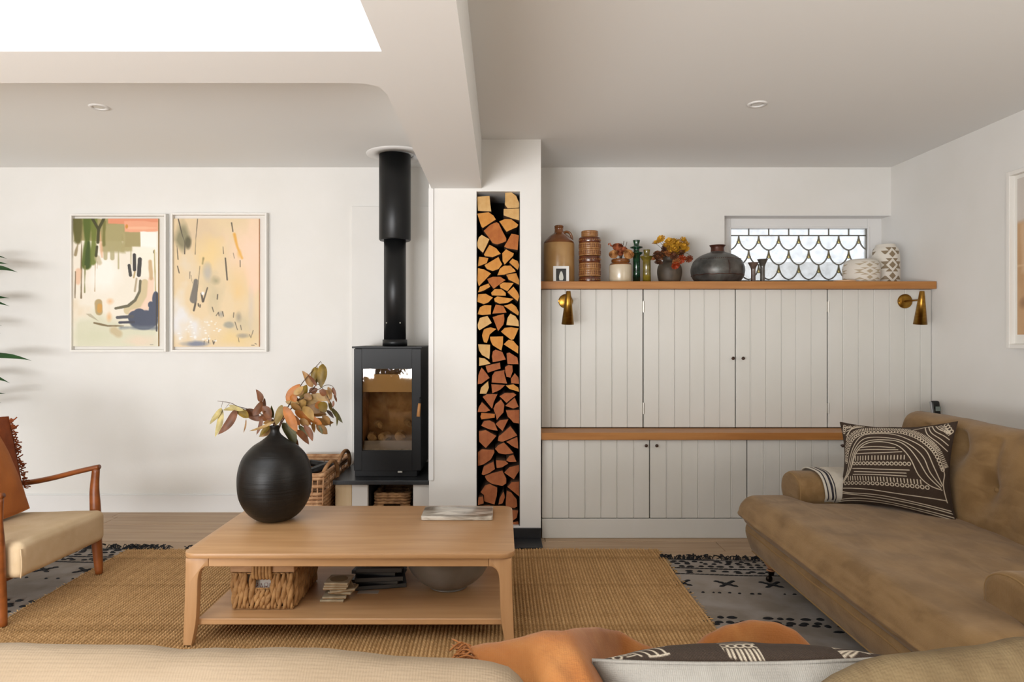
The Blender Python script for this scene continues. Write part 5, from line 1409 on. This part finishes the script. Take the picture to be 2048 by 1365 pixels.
tabL = [(x_(p, 1.0), z_(q, 1.0)) for p, q in ((-900, 1298), (0, 1299), (200, 1301), (400, 1304), (560, 1307), (700, 1315), (840, 1325), (960, 1335), (1010, 1345), (1060, 1372))]
back_cush(-1.5, .06, tabL, 1.0, m_lin, 3)
tabR = [(x_(p, .95), z_(q, .95)) for p, q in ((1600, 1410), (1690, 1368), (1750, 1343), (1850, 1311), (1950, 1292), (2048, 1282), (2300, 1284))]
back_cush(.43, 1.32, tabR, .95, m_lin2, 8, 50, 'linen back cushion with shade in its darker colour')
obj('back_frame', loft(sm2([(.80, .10), (.79, .5), (.80, .60), (.83, .63), (.87, .62), (.885, .5), (.885, .12)], 4), 'X', -1.56, 1.40, 30, .03), m_lin, ns, True)
obj('seat_base', rbox(nb(), -.08, 1.22, .26, 2.9, .60, .30, .05, 14), m_lin, ns, True)
for sx_ in (-1.4, 1.25):
    for sy_ in (.9, 1.45): obj('leg', lathe(nb(), [(.016, .019), (.024, .115)], (sx_, sy_, 0), 16), m_turn, ns, True)
# grey-backed cushion leaning against it (its printed front faces away)
tl = 29*PI/180; cy0, cz0 = 1.075, .716
upv = Vector((0, -math.sin(tl), math.cos(tl)))
def cc(px, dz, back=0): 
    return Vector((x_(px, cy0), cy0, cz0))+upv*dz
TLc, TRc = cc(1812, -.004), cc(1186, -.012)       # as seen from its printed front the sides swap
cushion('grey_backed_cushion', 'cushion with plain grey-cream back and brown patterned front leaning in the foreground', [TLc, TRc, TRc-upv*.265+Vector((.01, 0, 0)), TLc-upv*.265], .092, PCOL2, m_pc, m_plin, .004, 5, None, .012)
# ---- orange throw
m_thr = M('orange_linen', '#9C5E25', .9, col2='#88501D', scale=(6, 6, 6), detail=6, sheen=.1, bump=.3, bscale=(180, 180, 180), weave=.35, wscale=1800, col3='#ad763e', s3=(12, 12, 12), f3=.5)
RID = [(940, 1304), (960, 1300), (1000, 1294), (1050, 1284), (1090, 1272), (1125, 1272), (1150, 1266), (1195, 1263), (1240, 1270), (1285, 1296), (1330, 1312), (1390, 1308), (1420, 1276), (1460, 1258), (1510, 1248), (1555, 1251), (1590, 1266), (1615, 1290), (1650, 1330)]
def throw(u, v):
    px = 940+710*u; py = float(np.interp(px, [r[0] for r in RID], [r[1] for r in RID]))
    s_ = max(0, min(1, (px-1125)/120)); s_ = s_*s_*(3-2*s_)
    Yr = 1.115+.40*s_; w = (v-.42)
    p = at(px, py, Yr)
    if w < 0:       # towards the viewer, over the back cushion
        t = -w/.42; near = (1-s_)
        p.y -= t*(.16*near+.06*s_); p.z -= (.055*t*t+.03*t)*near+.16*t*t*s_+.05*t*s_; p.x += .085*t*near*(1-u)
    else:
        t = w/.58; p.y += .20*t**.8; p.z -= .14*t*t+.10*t; p.x += .02*t
    fold = .010*nz((u*11, v*2.5, .3), 1)+.007*nz((u*26, v*5, 2), 1)
    env = min(1, abs(w)*5)
    p.z += fold*env; p.y += .012*nz((u*9, v*3, 7), 1)*env
    return p
th = thing('orange_throw', 'burnt orange linen throw with fringed end draped over the foreground sofa', 'throw', (.2, 1.2, .6))
b = nb(); grid(b, throw, 110, 40); o = obj('blanket', b, m_thr, th, True); md = o.modifiers.new('thick', 'SOLIDIFY'); md.thickness = .005; md.offset = 1
rg = random.Random(9); b = nb()
for i in range(70):
    v = rg.uniform(.22, .52); p = throw(0.004, v); a = rg.uniform(-.6, .6)
    q = p+Vector((-rg.uniform(.012, .04), rg.uniform(-.025, .012), rg.uniform(-.014, .014)))
    m_ = (p+q)/2+Vector((0, rg.uniform(-.01, .01), rg.uniform(0, .012)))
    tube(b, smoothp([tuple(p), tuple(m_), tuple(q)], 3), .0016, 5)
obj('fringe', b, m_thr, th, True, kind='stuff')
# ================================================================== PHONE on the oak ledge
px_, py_ = 2.664, 4.17
ph = thing('cordless_phone', 'black and silver cordless telephone handset in its cradle on the oak ledge', 'telephone', (px_, py_, .6415))
m_ph = M('phone_black', '#101114', .25); m_sil = M('phone_silver', '#B9BBBE', .3, metal=.6)
obj('cradle', rbox(nb(), px_, py_, .659, .066, .08, .034, .012, 8), m_ph, ph, True)
def phf(u, p): return Vector((p.x-.03*(p.z-.66), p.y+.12*(p.z-.66), p.z))
obj('handset', rbox(nb(), px_, py_, .748, .052, .026, .15, .012, 10, phf), m_ph, ph, True)
obj('side_trim', rbox(nb(), px_-.0255, py_, .748, .006, .020, .14, .003, 6, phf), m_sil, ph, True)
obj('screen', bx(px_-.017, px_+.015, py_-.0095, py_-.006, .762, .790, .001, 1), M('lcd', '#7F8C88', .2), ph)
for r_ in range(4):
    for c_ in range(3):
        zz = .742-.013*r_; xx = px_-.0145+.0145*c_-.018*(zz-.66)
        obj('key', bx(xx-.005, xx+.005, py_-.0145+.12*(zz-.66), py_-.010+.12*(zz-.66), zz-.004, zz+.004, .001, 1), M('key_grey', '#3a3c40', .4), ph)
# ================================================================== ARMCHAIR
ac = thing('armchair', 'low teak-framed armchair with cream upholstered seat at the left edge', 'armchair', (-2.055, 3.14, 0), math.radians(-3))
m_cream = M('cream_upholstery', '#C6AE8C', .9, col2='#BBA17D', scale=(8, 8, 8), weave=.35, wscale=2200, bump=.15, bscale=(90, 90, 90))
hw = .312
for s_ in (1, -1):
    y = s_*hw
    b = tube(nb(), smoothp([(.004, y, .018), (-.004, y, .12), (-.012, y, .22), (-.016, y, .35), (-.020, y, .45), (-.012, y, .55)], 4), lambda t: (.016+.012*math.sin(PI*min(1, t*1.15))*.8, .018+.008*math.sin(PI*t)), 12)
    obj('front_leg', b, m_teak, ac, True, local=True)
    b = tube(nb(), smoothp([(.004, y, .558), (-.03, y, .551), (-.12, y, .530), (-.25, y, .497), (-.37, y, .475), (-.50, y, .468), (-.62, y, .475), (-.70, y, .49)], 5), lambda t: (.017+.006*math.sin(PI*t), .0125+.002*t), 12)
    obj('armrest', b, m_teak, ac, True, local=True)
    b = tube(nb(), smoothp([(-.66, y, .018), (-.63, y, .2), (-.64, y, .4), (-.72, y, .65), (-.80, y, .86)], 4), lambda t: .019-.006*abs(t-.4), 12)
    obj('rear_leg', b, m_teak, ac, True, local=True)
    b = tube(nb(), [(-.02, y*.97, .225), (-.32, y*.97, .21), (-.63, y*.97, .19)], (.012, .022), 10); obj('side_rail', b, m_teak, ac, True, local=True)
obj('front_rail', tube(nb(), [(-.03, -hw, .20), (-.03, hw, .20)], (.012, .02), 10), m_teak, ac, True, local=True)
obj('back_rail', tube(nb(), [(-.80, -hw, .85), (-.80, hw, .85)], (.012, .02), 10), m_teak, ac, True, local=True)
def seatf(u, p):
    p.z += .016*(1-u.x**2)*(1-u.y**2)*max(0, u.z); p.z += (p.x+.1)*.05
    p.z += .003*nz(p, 9); return p
obj('seat_cushion', rbox(nb(), -.29, 0, .267, .70, .565, .150, .030, 26, seatf), m_cream, ac, True, local=True)
obj('piping', tube(nb(), smoothp([(.055, -.278, .205), (.060, -.278, .26), (.055, -.278, .325)], 4), .003, 6), m_cream, ac, True, local=True)
def backf(u, p): p.x -= (p.z-.33)*.38; p.x += .03*(1-u.y**2)*(1-u.z**2)*max(0, u.x); return p
obj('back_cushion', rbox(nb(), -.56, 0, .60, .13, .54, .50, .045, 18, backf), m_cream, ac, True, local=True)
m_rustc = M('rust_linen', '#AD6528', .85, col2='#9E5820', scale=(5, 5, 5), weave=.5, wscale=1500, bump=.2, bscale=(100, 100, 100))
m_rust2 = M('russet_linen', '#8A4318', .9, col2='#7a3812', scale=(20, 20, 20), bump=.3, bscale=(120, 120, 120))
cushion('rust_cushion', 'rust orange cushion propped on the cream armchair seat', [(-2.50, 2.90, .80), (-2.465, 3.31, .79), (-2.325, 3.36, .372), (-2.375, 2.88, .372)], .075, None, m_rustc, m_rustc, .006, 2, None, -.012)
fc = cushion('fringed_cushion', 'darker russet cushion with frayed fringe behind the rust cushion on armchair', [(-2.555, 2.98, .815), (-2.475, 3.425, .815), (-2.405, 3.44, .385), (-2.47, 2.96, .385)], .05, None, m_rust2, m_rust2, .006, 4, None, -.004)
b = nb(); rg = random.Random(6)
for i in range(95):
    t = rg.random(); p = Vector((-2.470, 3.425, .805)).lerp(Vector((-2.405, 3.44, .45)), t); 
    L_ = rg.uniform(.012, .032); q = p+Vector((rg.uniform(.2, 1), rg.uniform(.1, .6), rg.uniform(-.7, .8)))*L_
    tube(b, smoothp([tuple(p), tuple((p+q)/2+Vector((0, 0, rg.uniform(-.008, .008)))), tuple(q)], 2), .0032, 5)
obj('fringe', b, m_rust2, fc, True, kind='stuff')
# ================================================================== PLANT
m_leaf = M('dracaena_leaf', '#1F4A1C', .4, col2='#123310', scale=(3, 14, 14), detail=3)
PXc, PYc = -3.62, 4.40
pln = thing('potted_dracaena', 'tall green leafy plant whose leaf tips reach in from the left edge', 'plant', (PXc, PYc, 0.001))
obj('pot', lathe(nb(), [(.12, .002), (.16, .30), (.165, .31), (.15, .31), (.14, .27), (.0001, .27)], (PXc, PYc, 0), 36, False), M('plant_pot', '#8a8680', .7), pln, math.radians(40))
obj('stem', tube(nb(), smoothp([(PXc, PYc, .26), (PXc+.02, PYc, .8), (PXc-.02, PYc-.01, 1.3), (PXc+.01, PYc, 1.72)], 5), .018, 8), M('cane', '#6b5a40', .8), pln, True)
TIPS = [(14.5, 518, 9, 4.42), (17, 529, 10, 4.45), (35, 545, 14, 4.30), (19, 597, 12, 4.40), (19, 613, 11, 4.34), (4, 652, 6, 4.42), (63, 722, 13, 4.28), (20, 767, 12, 4.36), (11, 788, 11, 4.30), (3, 806, 8, 4.40), (2, 668, 6, 4.3)]
def leafblade(base, tip, wid, droop):
    d = tip-base; L_ = d.length
    def f(u, v):
        s_ = (v-.5)*2; c_ = base.lerp(tip, u)+Vector((0, 0, droop*4*u*(1-u)))
        w_ = wid*(math.sin(PI*(u*.93+.05))**.55)*(1 if u < .75 else max(.02, 1-((u-.75)/.25)**1.6))
        return c_+Vector((0, s_*w_*.55, -abs(s_)*w_*.25+s_*w_*.85))
    b = nb(); grid(b, f, 14, 4); obj('leaf', b, m_leaf, pln, True)
for px, py, w, Y in TIPS:
    tip = at(px, py, Y); base = Vector((PXc+.02, PYc, tip.z+random.uniform(-.10, .0))); leafblade(base, tip, w*.5*Y/FPX, random.uniform(.02, .07))
for i in range(14):
    a = 1.0+i*1.9; z = .95+.06*i; 
    if math.cos(a) > .3: a += PI
    leafblade(Vector((PXc, PYc, z)), Vector((PXc+.42*math.cos(a), PYc+.25*math.sin(a), z+random.uniform(-.1, .15))), .022, .05)
# ================================================================== ART
m_frame = M('white_box_frame', '#E9E6E0', .5); m_mount = M('mount_board', '#E4E1DA', .8)
m_paint = vmat('oil_paint', .55, bump=.25, bscale=(60, 60, 60))
def framed(label, fx0, fx1, fy0, fy1, cx0, cx1, cy0, cy1, cv, edge):
    YF, YC = 4.692, 4.712
    X0, X1, Z1, Z0 = x_(fx0, YF), x_(fx1, YF), z_(fy0, YF), z_(fy1, YF)
    t = thing('framed_painting', label, 'painting', ((X0+X1)/2, YB, Z0), 0)
    w = .013; b = nb()
    for a in ((X0, X0+w, Z0, Z1), (X1-w, X1, Z0, Z1), (X0+w, X1-w, Z0, Z0+w), (X0+w, X1-w, Z1-w, Z1)): box(b, a[0], a[1], YF, YB-.001, a[2], a[3], .0015, 1)
    obj('frame', b, m_frame, t)
    obj('mount', bx(X0+w, X1-w, YB-.010, YB-.002, Z0+w, Z1-w), m_mount, t)
    C0, C1, D1, D0 = x_(cx0, YC), x_(cx1, YC), z_(cy0, YC), z_(cy1, YC)
    obj('canvas', bx(C0, C1, YC, YB-.0105, D0, D1), M('canvas_edge', edge, .8), t)
    h, w_ = cv.h, cv.w; U, V = np.meshgrid(np.linspace(C0, C1, w_), np.linspace(D1, D0, h))
    base = Vector(((X0+X1)/2, YB, Z0))
    me = grid_mesh('painted_face', np.stack([U-base.x, np.full_like(U, YC-.0008-base.y), V-base.z], -1)); paint_mesh(me, cv.linear().reshape(-1, 3))
    obj('painted_face', me, m_paint, t)
c = Canvas(190, 285, 115, 865, 122, 1245, (236, 228, 212))
c.blob(400, 620, 190, 240, (246, 241, 232), .9, .8); c.blob(260, 900, 220, 130, (222, 200, 165), .7, .9, .3); c.rect(100, 1010, 900, 1300, (214, 212, 186), .95, 90, 25)
c.blob(700, 1200, 180, 60, (232, 208, 185), .7, .8); c.blob(300, 1150, 200, 90, (208, 208, 178), .6, .8)
c.rect(110, 115, 712, 330, (160, 149, 98), 1, 10, 6); c.rect(360, 165, 570, 420, (168, 158, 110), .95, 26, 12); c.rect(540, 240, 640, 410, (172, 160, 112), .95, 20, 10); c.rect(570, 240, 712, 370, (165, 152, 104), 1, 10, 8)
for x, y1, w in ((515, 560, 12), (625, 520, 10), (460, 470, 40), (400, 470, 40)): c.line([(x, 380), (x, y1)], w, (172, 162, 118), .8, 8, 2)
c.rect(420, 115, 870, 168, (226, 148, 112), 1, 8, 4); c.rect(570, 150, 870, 237, (233, 166, 132), 1, 8, 4); c.line([(600, 205), (850, 205)], 14, (240, 188, 152), .8, 8, 3); c.blob(588, 190, 16, 26, (206, 140, 60), 1, .4)
c.rect(712, 242, 858, 420, (246, 242, 234), 1, 8, 4); c.rect(640, 372, 850, 640, (243, 236, 220), .9, 20, 6)
c.line([(150, 122), (158, 310)], 90, (96, 92, 44), .95, 18, 7); c.line([(190, 280), (185, 820)], 11, (112, 92, 58), .9, 5, 2); c.line([(240, 122), (238, 530)], 76, (82, 98, 30), .95, 16, 7); c.line([(300, 122), (292, 500)], 66, (104, 116, 42), .9, 16, 7)
c.line([(250, 330), (240, 540)], 40, (60, 78, 22), .9, 12, 5); c.line([(390, 150), (385, 350)], 40, (112, 110, 50), .8, 12, 5); c.line([(350, 240), (370, 460)], 30, (226, 172, 132), .7, 14, 5); c.line([(330, 470), (350, 510)], 60, (190, 176, 140), .7, 14, 5)
for p in ([(285, 122), (335, 210)], [(385, 122), (340, 215), (333, 330)], [(325, 370), (318, 450)]): c.line(p, 32 if len(p) > 2 else 26, (66, 64, 30), .95, 6, 2)
c.line([(160, 330), (135, 440)], 20, (120, 100, 60), .7, 10, 4); c.line([(160, 590), (160, 680)], 45, (228, 184, 150), .8, 18, 6)
for x, y0, y1, w, cl in ((135, 590, 820, 8, (110, 92, 64)), (220, 540, 770, 10, (126, 124, 70)), (310, 520, 760, 10, (176, 150, 112)), (330, 500, 560, 8, (150, 130, 90))): c.line([(x, y0), (x-4, y1)], w, cl, .85, 5, 2)
c.line([(655, 442), (657, 572)], 30, (60, 58, 56), 1, 3); c.line([(704, 480), (695, 618)], 36, (62, 60, 58), 1, 3); c.line([(609, 535), (621, 620)], 28, (66, 64, 60), 1, 3); c.line([(660, 590), (650, 640)], 14, (176, 150, 96), .9, 5)
c.line([(748, 690), (742, 780), (690, 880), (600, 930)], 70, (206, 189, 148), .95, 8, 3); c.line([(805, 660), (795, 820), (735, 930), (640, 960)], 62, (236, 204, 180), .9, 10, 4)
c.line([(708, 670), (702, 760), (662, 840), (600, 890), (490, 912)], 22, (106, 100, 78), 1, 3, 1); c.line([(675, 650), (660, 760)], 14, (150, 130, 96), .7, 7, 2)
c.line([(795, 500), (805, 650)], 42, (198, 166, 122), .9, 12, 5); c.line([(832, 400), (842, 760)], 14, (176, 158, 100), .9, 5, 2); c.line([(825, 405), (825, 425)], 6, (50, 40, 30), 1, 2)
for a in ((740, 1010, 125, 88), (660, 985, 60, 55), (830, 930, 50, 80), (845, 830, 32, 66), (800, 880, 26, 30), (700, 960, 60, 50)): c.blob(*a, (74, 80, 98), 1, .12, .05)
c.line([(505, 992), (640, 984)], 28, (84, 84, 88), 1, 3, 1); c.line([(525, 1036), (650, 1032)], 24, (70, 70, 82), 1, 3, 1); c.line([(540, 1080), (850, 1085)], 40, (104, 112, 124), .8, 24, 8); c.line([(852, 780), (852, 1110)], 14, (60, 58, 60), .9, 3)
c.line([(300, 1040), (420, 1066), (560, 1066)], 13, (118, 100, 66), .9, 5, 2); c.line([(470, 1105), (520, 1130)], 60, (196, 176, 136), .8, 26, 8)
c.line([(340, 860), (345, 940)], 48, (172, 148, 100), .9, 10, 4); c.line([(350, 890), (348, 930)], 30, (206, 154, 76), .9, 8, 3); c.blob(440, 850, 50, 40, (230, 176, 122), .7, .8); c.blob(432, 990, 36, 60, (228, 178, 122), .8, .8)
for i in range(14): c.line([(230+i*3, 960), (262+i*6, 985+i*3)], 3, (150, 134, 104), .35, 3)
c.line([(795, 1232), (820, 1232)], 5, (120, 110, 100), .8, 3)
framed('framed abstract painting with olive strokes and dark blue shape, left of the pair', 139, 331.5, 428, 704, 146.5, 316.3, 437.5, 693, c, '#B99A6A')
c = Canvas(190, 285, 1003, 1750, 122, 1248, (226, 203, 164))
c.blob(1650, 350, 230, 420, (241, 208, 182), .95, .9, .2); c.blob(1250, 250, 200, 200, (218, 194, 160), .9, .9, .25); c.blob(1330, 430, 160, 150, (233, 204, 146), .9, .9, .25); c.blob(1560, 760, 120, 260, (230, 196, 138), .9, .9, .2); c.blob(1700, 620, 70, 220, (243, 204, 176), .9, .9, .2)
c.blob(1070, 950, 130, 260, (226, 224, 222), .95, .8, .2); c.blob(1170, 1050, 200, 170, (226, 225, 226), .9, .8, .25); c.blob(1100, 520, 90, 120, (222, 214, 202), .8, .9, .3); c.blob(1360, 800, 140, 220, (192, 180, 146), .75, .9, .25); c.blob(1620, 1020, 150, 170, (200, 186, 152), .7, .9, .25); c.blob(1500, 1180, 220, 80, (228, 200, 140), .8, .9, .25)
c.blob(1080, 280, 60, 180, (126, 122, 92), .85, .8, .25); c.blob(1128, 340, 26, 60, (92, 86, 62), .9, .7, .2); c.blob(1300, 600, 40, 90, (176, 172, 168), .7, .9, .2); c.blob(1375, 670, 50, 55, (150, 142, 110), .8, .8, .2); c.blob(1680, 900, 40, 220, (206, 192, 182), .6, .9)
K = (66, 58, 50)
for p, w in (([(1042, 125), (1075, 260), (1100, 335), (1098, 430)], 10), ([(1212, 125), (1196, 300), (1190, 435)], 8), ([(1232, 540), (1216, 700), (1190, 880), (1178, 930)], 9), ([(1456, 470), (1472, 660)], 11), ([(1510, 160), (1522, 235)], 6), ([(1585, 490), (1586, 545)], 9), ([(1298, 730), (1262, 850)], 10), ([(1245, 780), (1258, 850)], 14), ([(1435, 370), (1440, 430)], 5), ([(1388, 790), (1384, 830)], 7), ([(1525, 425), (1535, 470)], 5), ([(1030, 360), (1040, 480)], 5), ([(1035, 540), (1050, 600)], 5), ([(1145, 590), (1143, 650)], 7), ([(1155, 620), (1165, 690)], 6)): c.line(p, w, K, .85, 4, 1.5)
c.line([(1196, 670), (1176, 830)], 50, (112, 106, 98), .95, 8, 4); c.line([(1262, 470), (1255, 520)], 30, (122, 112, 70), .85, 12, 5); c.blob(1257, 780, 18, 22, (238, 238, 238), 1, .4)
c.line([(1535, 260), (1560, 370), (1602, 470)], 18, (226, 166, 66), .9, 14, 3); c.blob(1580, 430, 28, 50, (232, 180, 92), .7, .9)
c.blob(1490, 1055, 50, 30, (160, 156, 142), .9, .6); c.blob(1575, 985, 34, 60, (160, 148, 128), .8, .8); c.blob(1610, 1150, 60, 25, (160, 150, 134), .8, .7); c.blob(1420, 960, 30, 40, (150, 146, 140), .7, .8)
for p in ([(1375, 975), (1395, 945), (1400, 975)], [(1540, 1030), (1562, 1100)], [(1590, 1060), (1596, 1100)], [(1668, 1140), (1680, 1170), (1700, 1105)], [(1345, 1195), (1352, 1225), (1366, 1190)], [(1570, 1170), (1576, 1205)], [(1310, 1170), (1308, 1215)], [(1340, 900), (1352, 940)], [(1430, 940), (1440, 980)], [(1235, 880), (1233, 900)], [(1218, 870), (1220, 890)], [(1715, 1220), (1730, 1225)], [(1685, 1235), (1710, 1235)], [(1530, 950), (1526, 990)], [(1270, 1200), (1268, 1230)]): c.line(p, 7, K, .85, 4, 1)
c.blob(1210, 1222, 150, 32, (122, 128, 146), .95, .7, .2)
rg2 = random.Random(3)
for i in range(40): c.blob(rg2.uniform(1040, 1420), rg2.uniform(1020, 1200), rg2.uniform(6, 22), rg2.uniform(5, 14), (240, 240, 238), .8, .6, .3)
framed('framed abstract painting in pale peach and grey, right of the pair', 341, 533, 426, 704, 347.8, 517.8, 437.5, 694, c, '#E2A878')
# picture on the right wall
c = Canvas(110, 160, 0, 1, 0, 1, (196, 158, 118))
c.rect(-.1, -.1, 1.1, .27, (206, 198, 190), 1, .03, .01); c.blob(.2, .55, .3, .2, (176, 136, 96), .8, .9); c.blob(.5, .85, .4, .15, (160, 122, 84), .8, .9); c.blob(.1, .8, .08, .05, (110, 80, 56), .8, .9); c.line([(0, .56), (.4, .55)], .01, (220, 190, 150), .8, .01); c.rect(.05, .3, .12, .6, (220, 190, 155), .6, .03, .01)
XF = XR-.042; Yb, Ya = XF*FPX/1009, XF*FPX/1009-.72
Z1, Z0 = z_(346, Yb), z_(697, Yb)
t = thing('framed_picture', 'white box-framed grey and tan picture on the right-hand wall', 'picture', (XR, (Ya+Yb)/2, Z0))
b = nb(); w = .022
for a in ((Ya, Ya+w, Z0, Z1), (Yb-w, Yb, Z0, Z1), (Ya+w, Yb-w, Z0, Z0+w), (Ya+w, Yb-w, Z1-w, Z1)): box(b, XF, XR-.001, a[0], a[1], a[2], a[3], .0015, 1)
obj('frame', b, m_frame, t); obj('mount', bx(XR-.012, XR-.002, Ya+w, Yb-w, Z0+w, Z1-w), m_mount, t)
U, V = np.meshgrid(np.linspace(Yb-w-.02, Ya+w+.02, c.w), np.linspace(Z1-w-.02, Z0+w+.05, c.h))
me = grid_mesh('painted_face', np.stack([np.full_like(U, XR-.014)-XR, U-(Ya+Yb)/2, V-Z0], -1)); paint_mesh(me, c.linear().reshape(-1, 3)); obj('painted_face', me, m_paint, t)
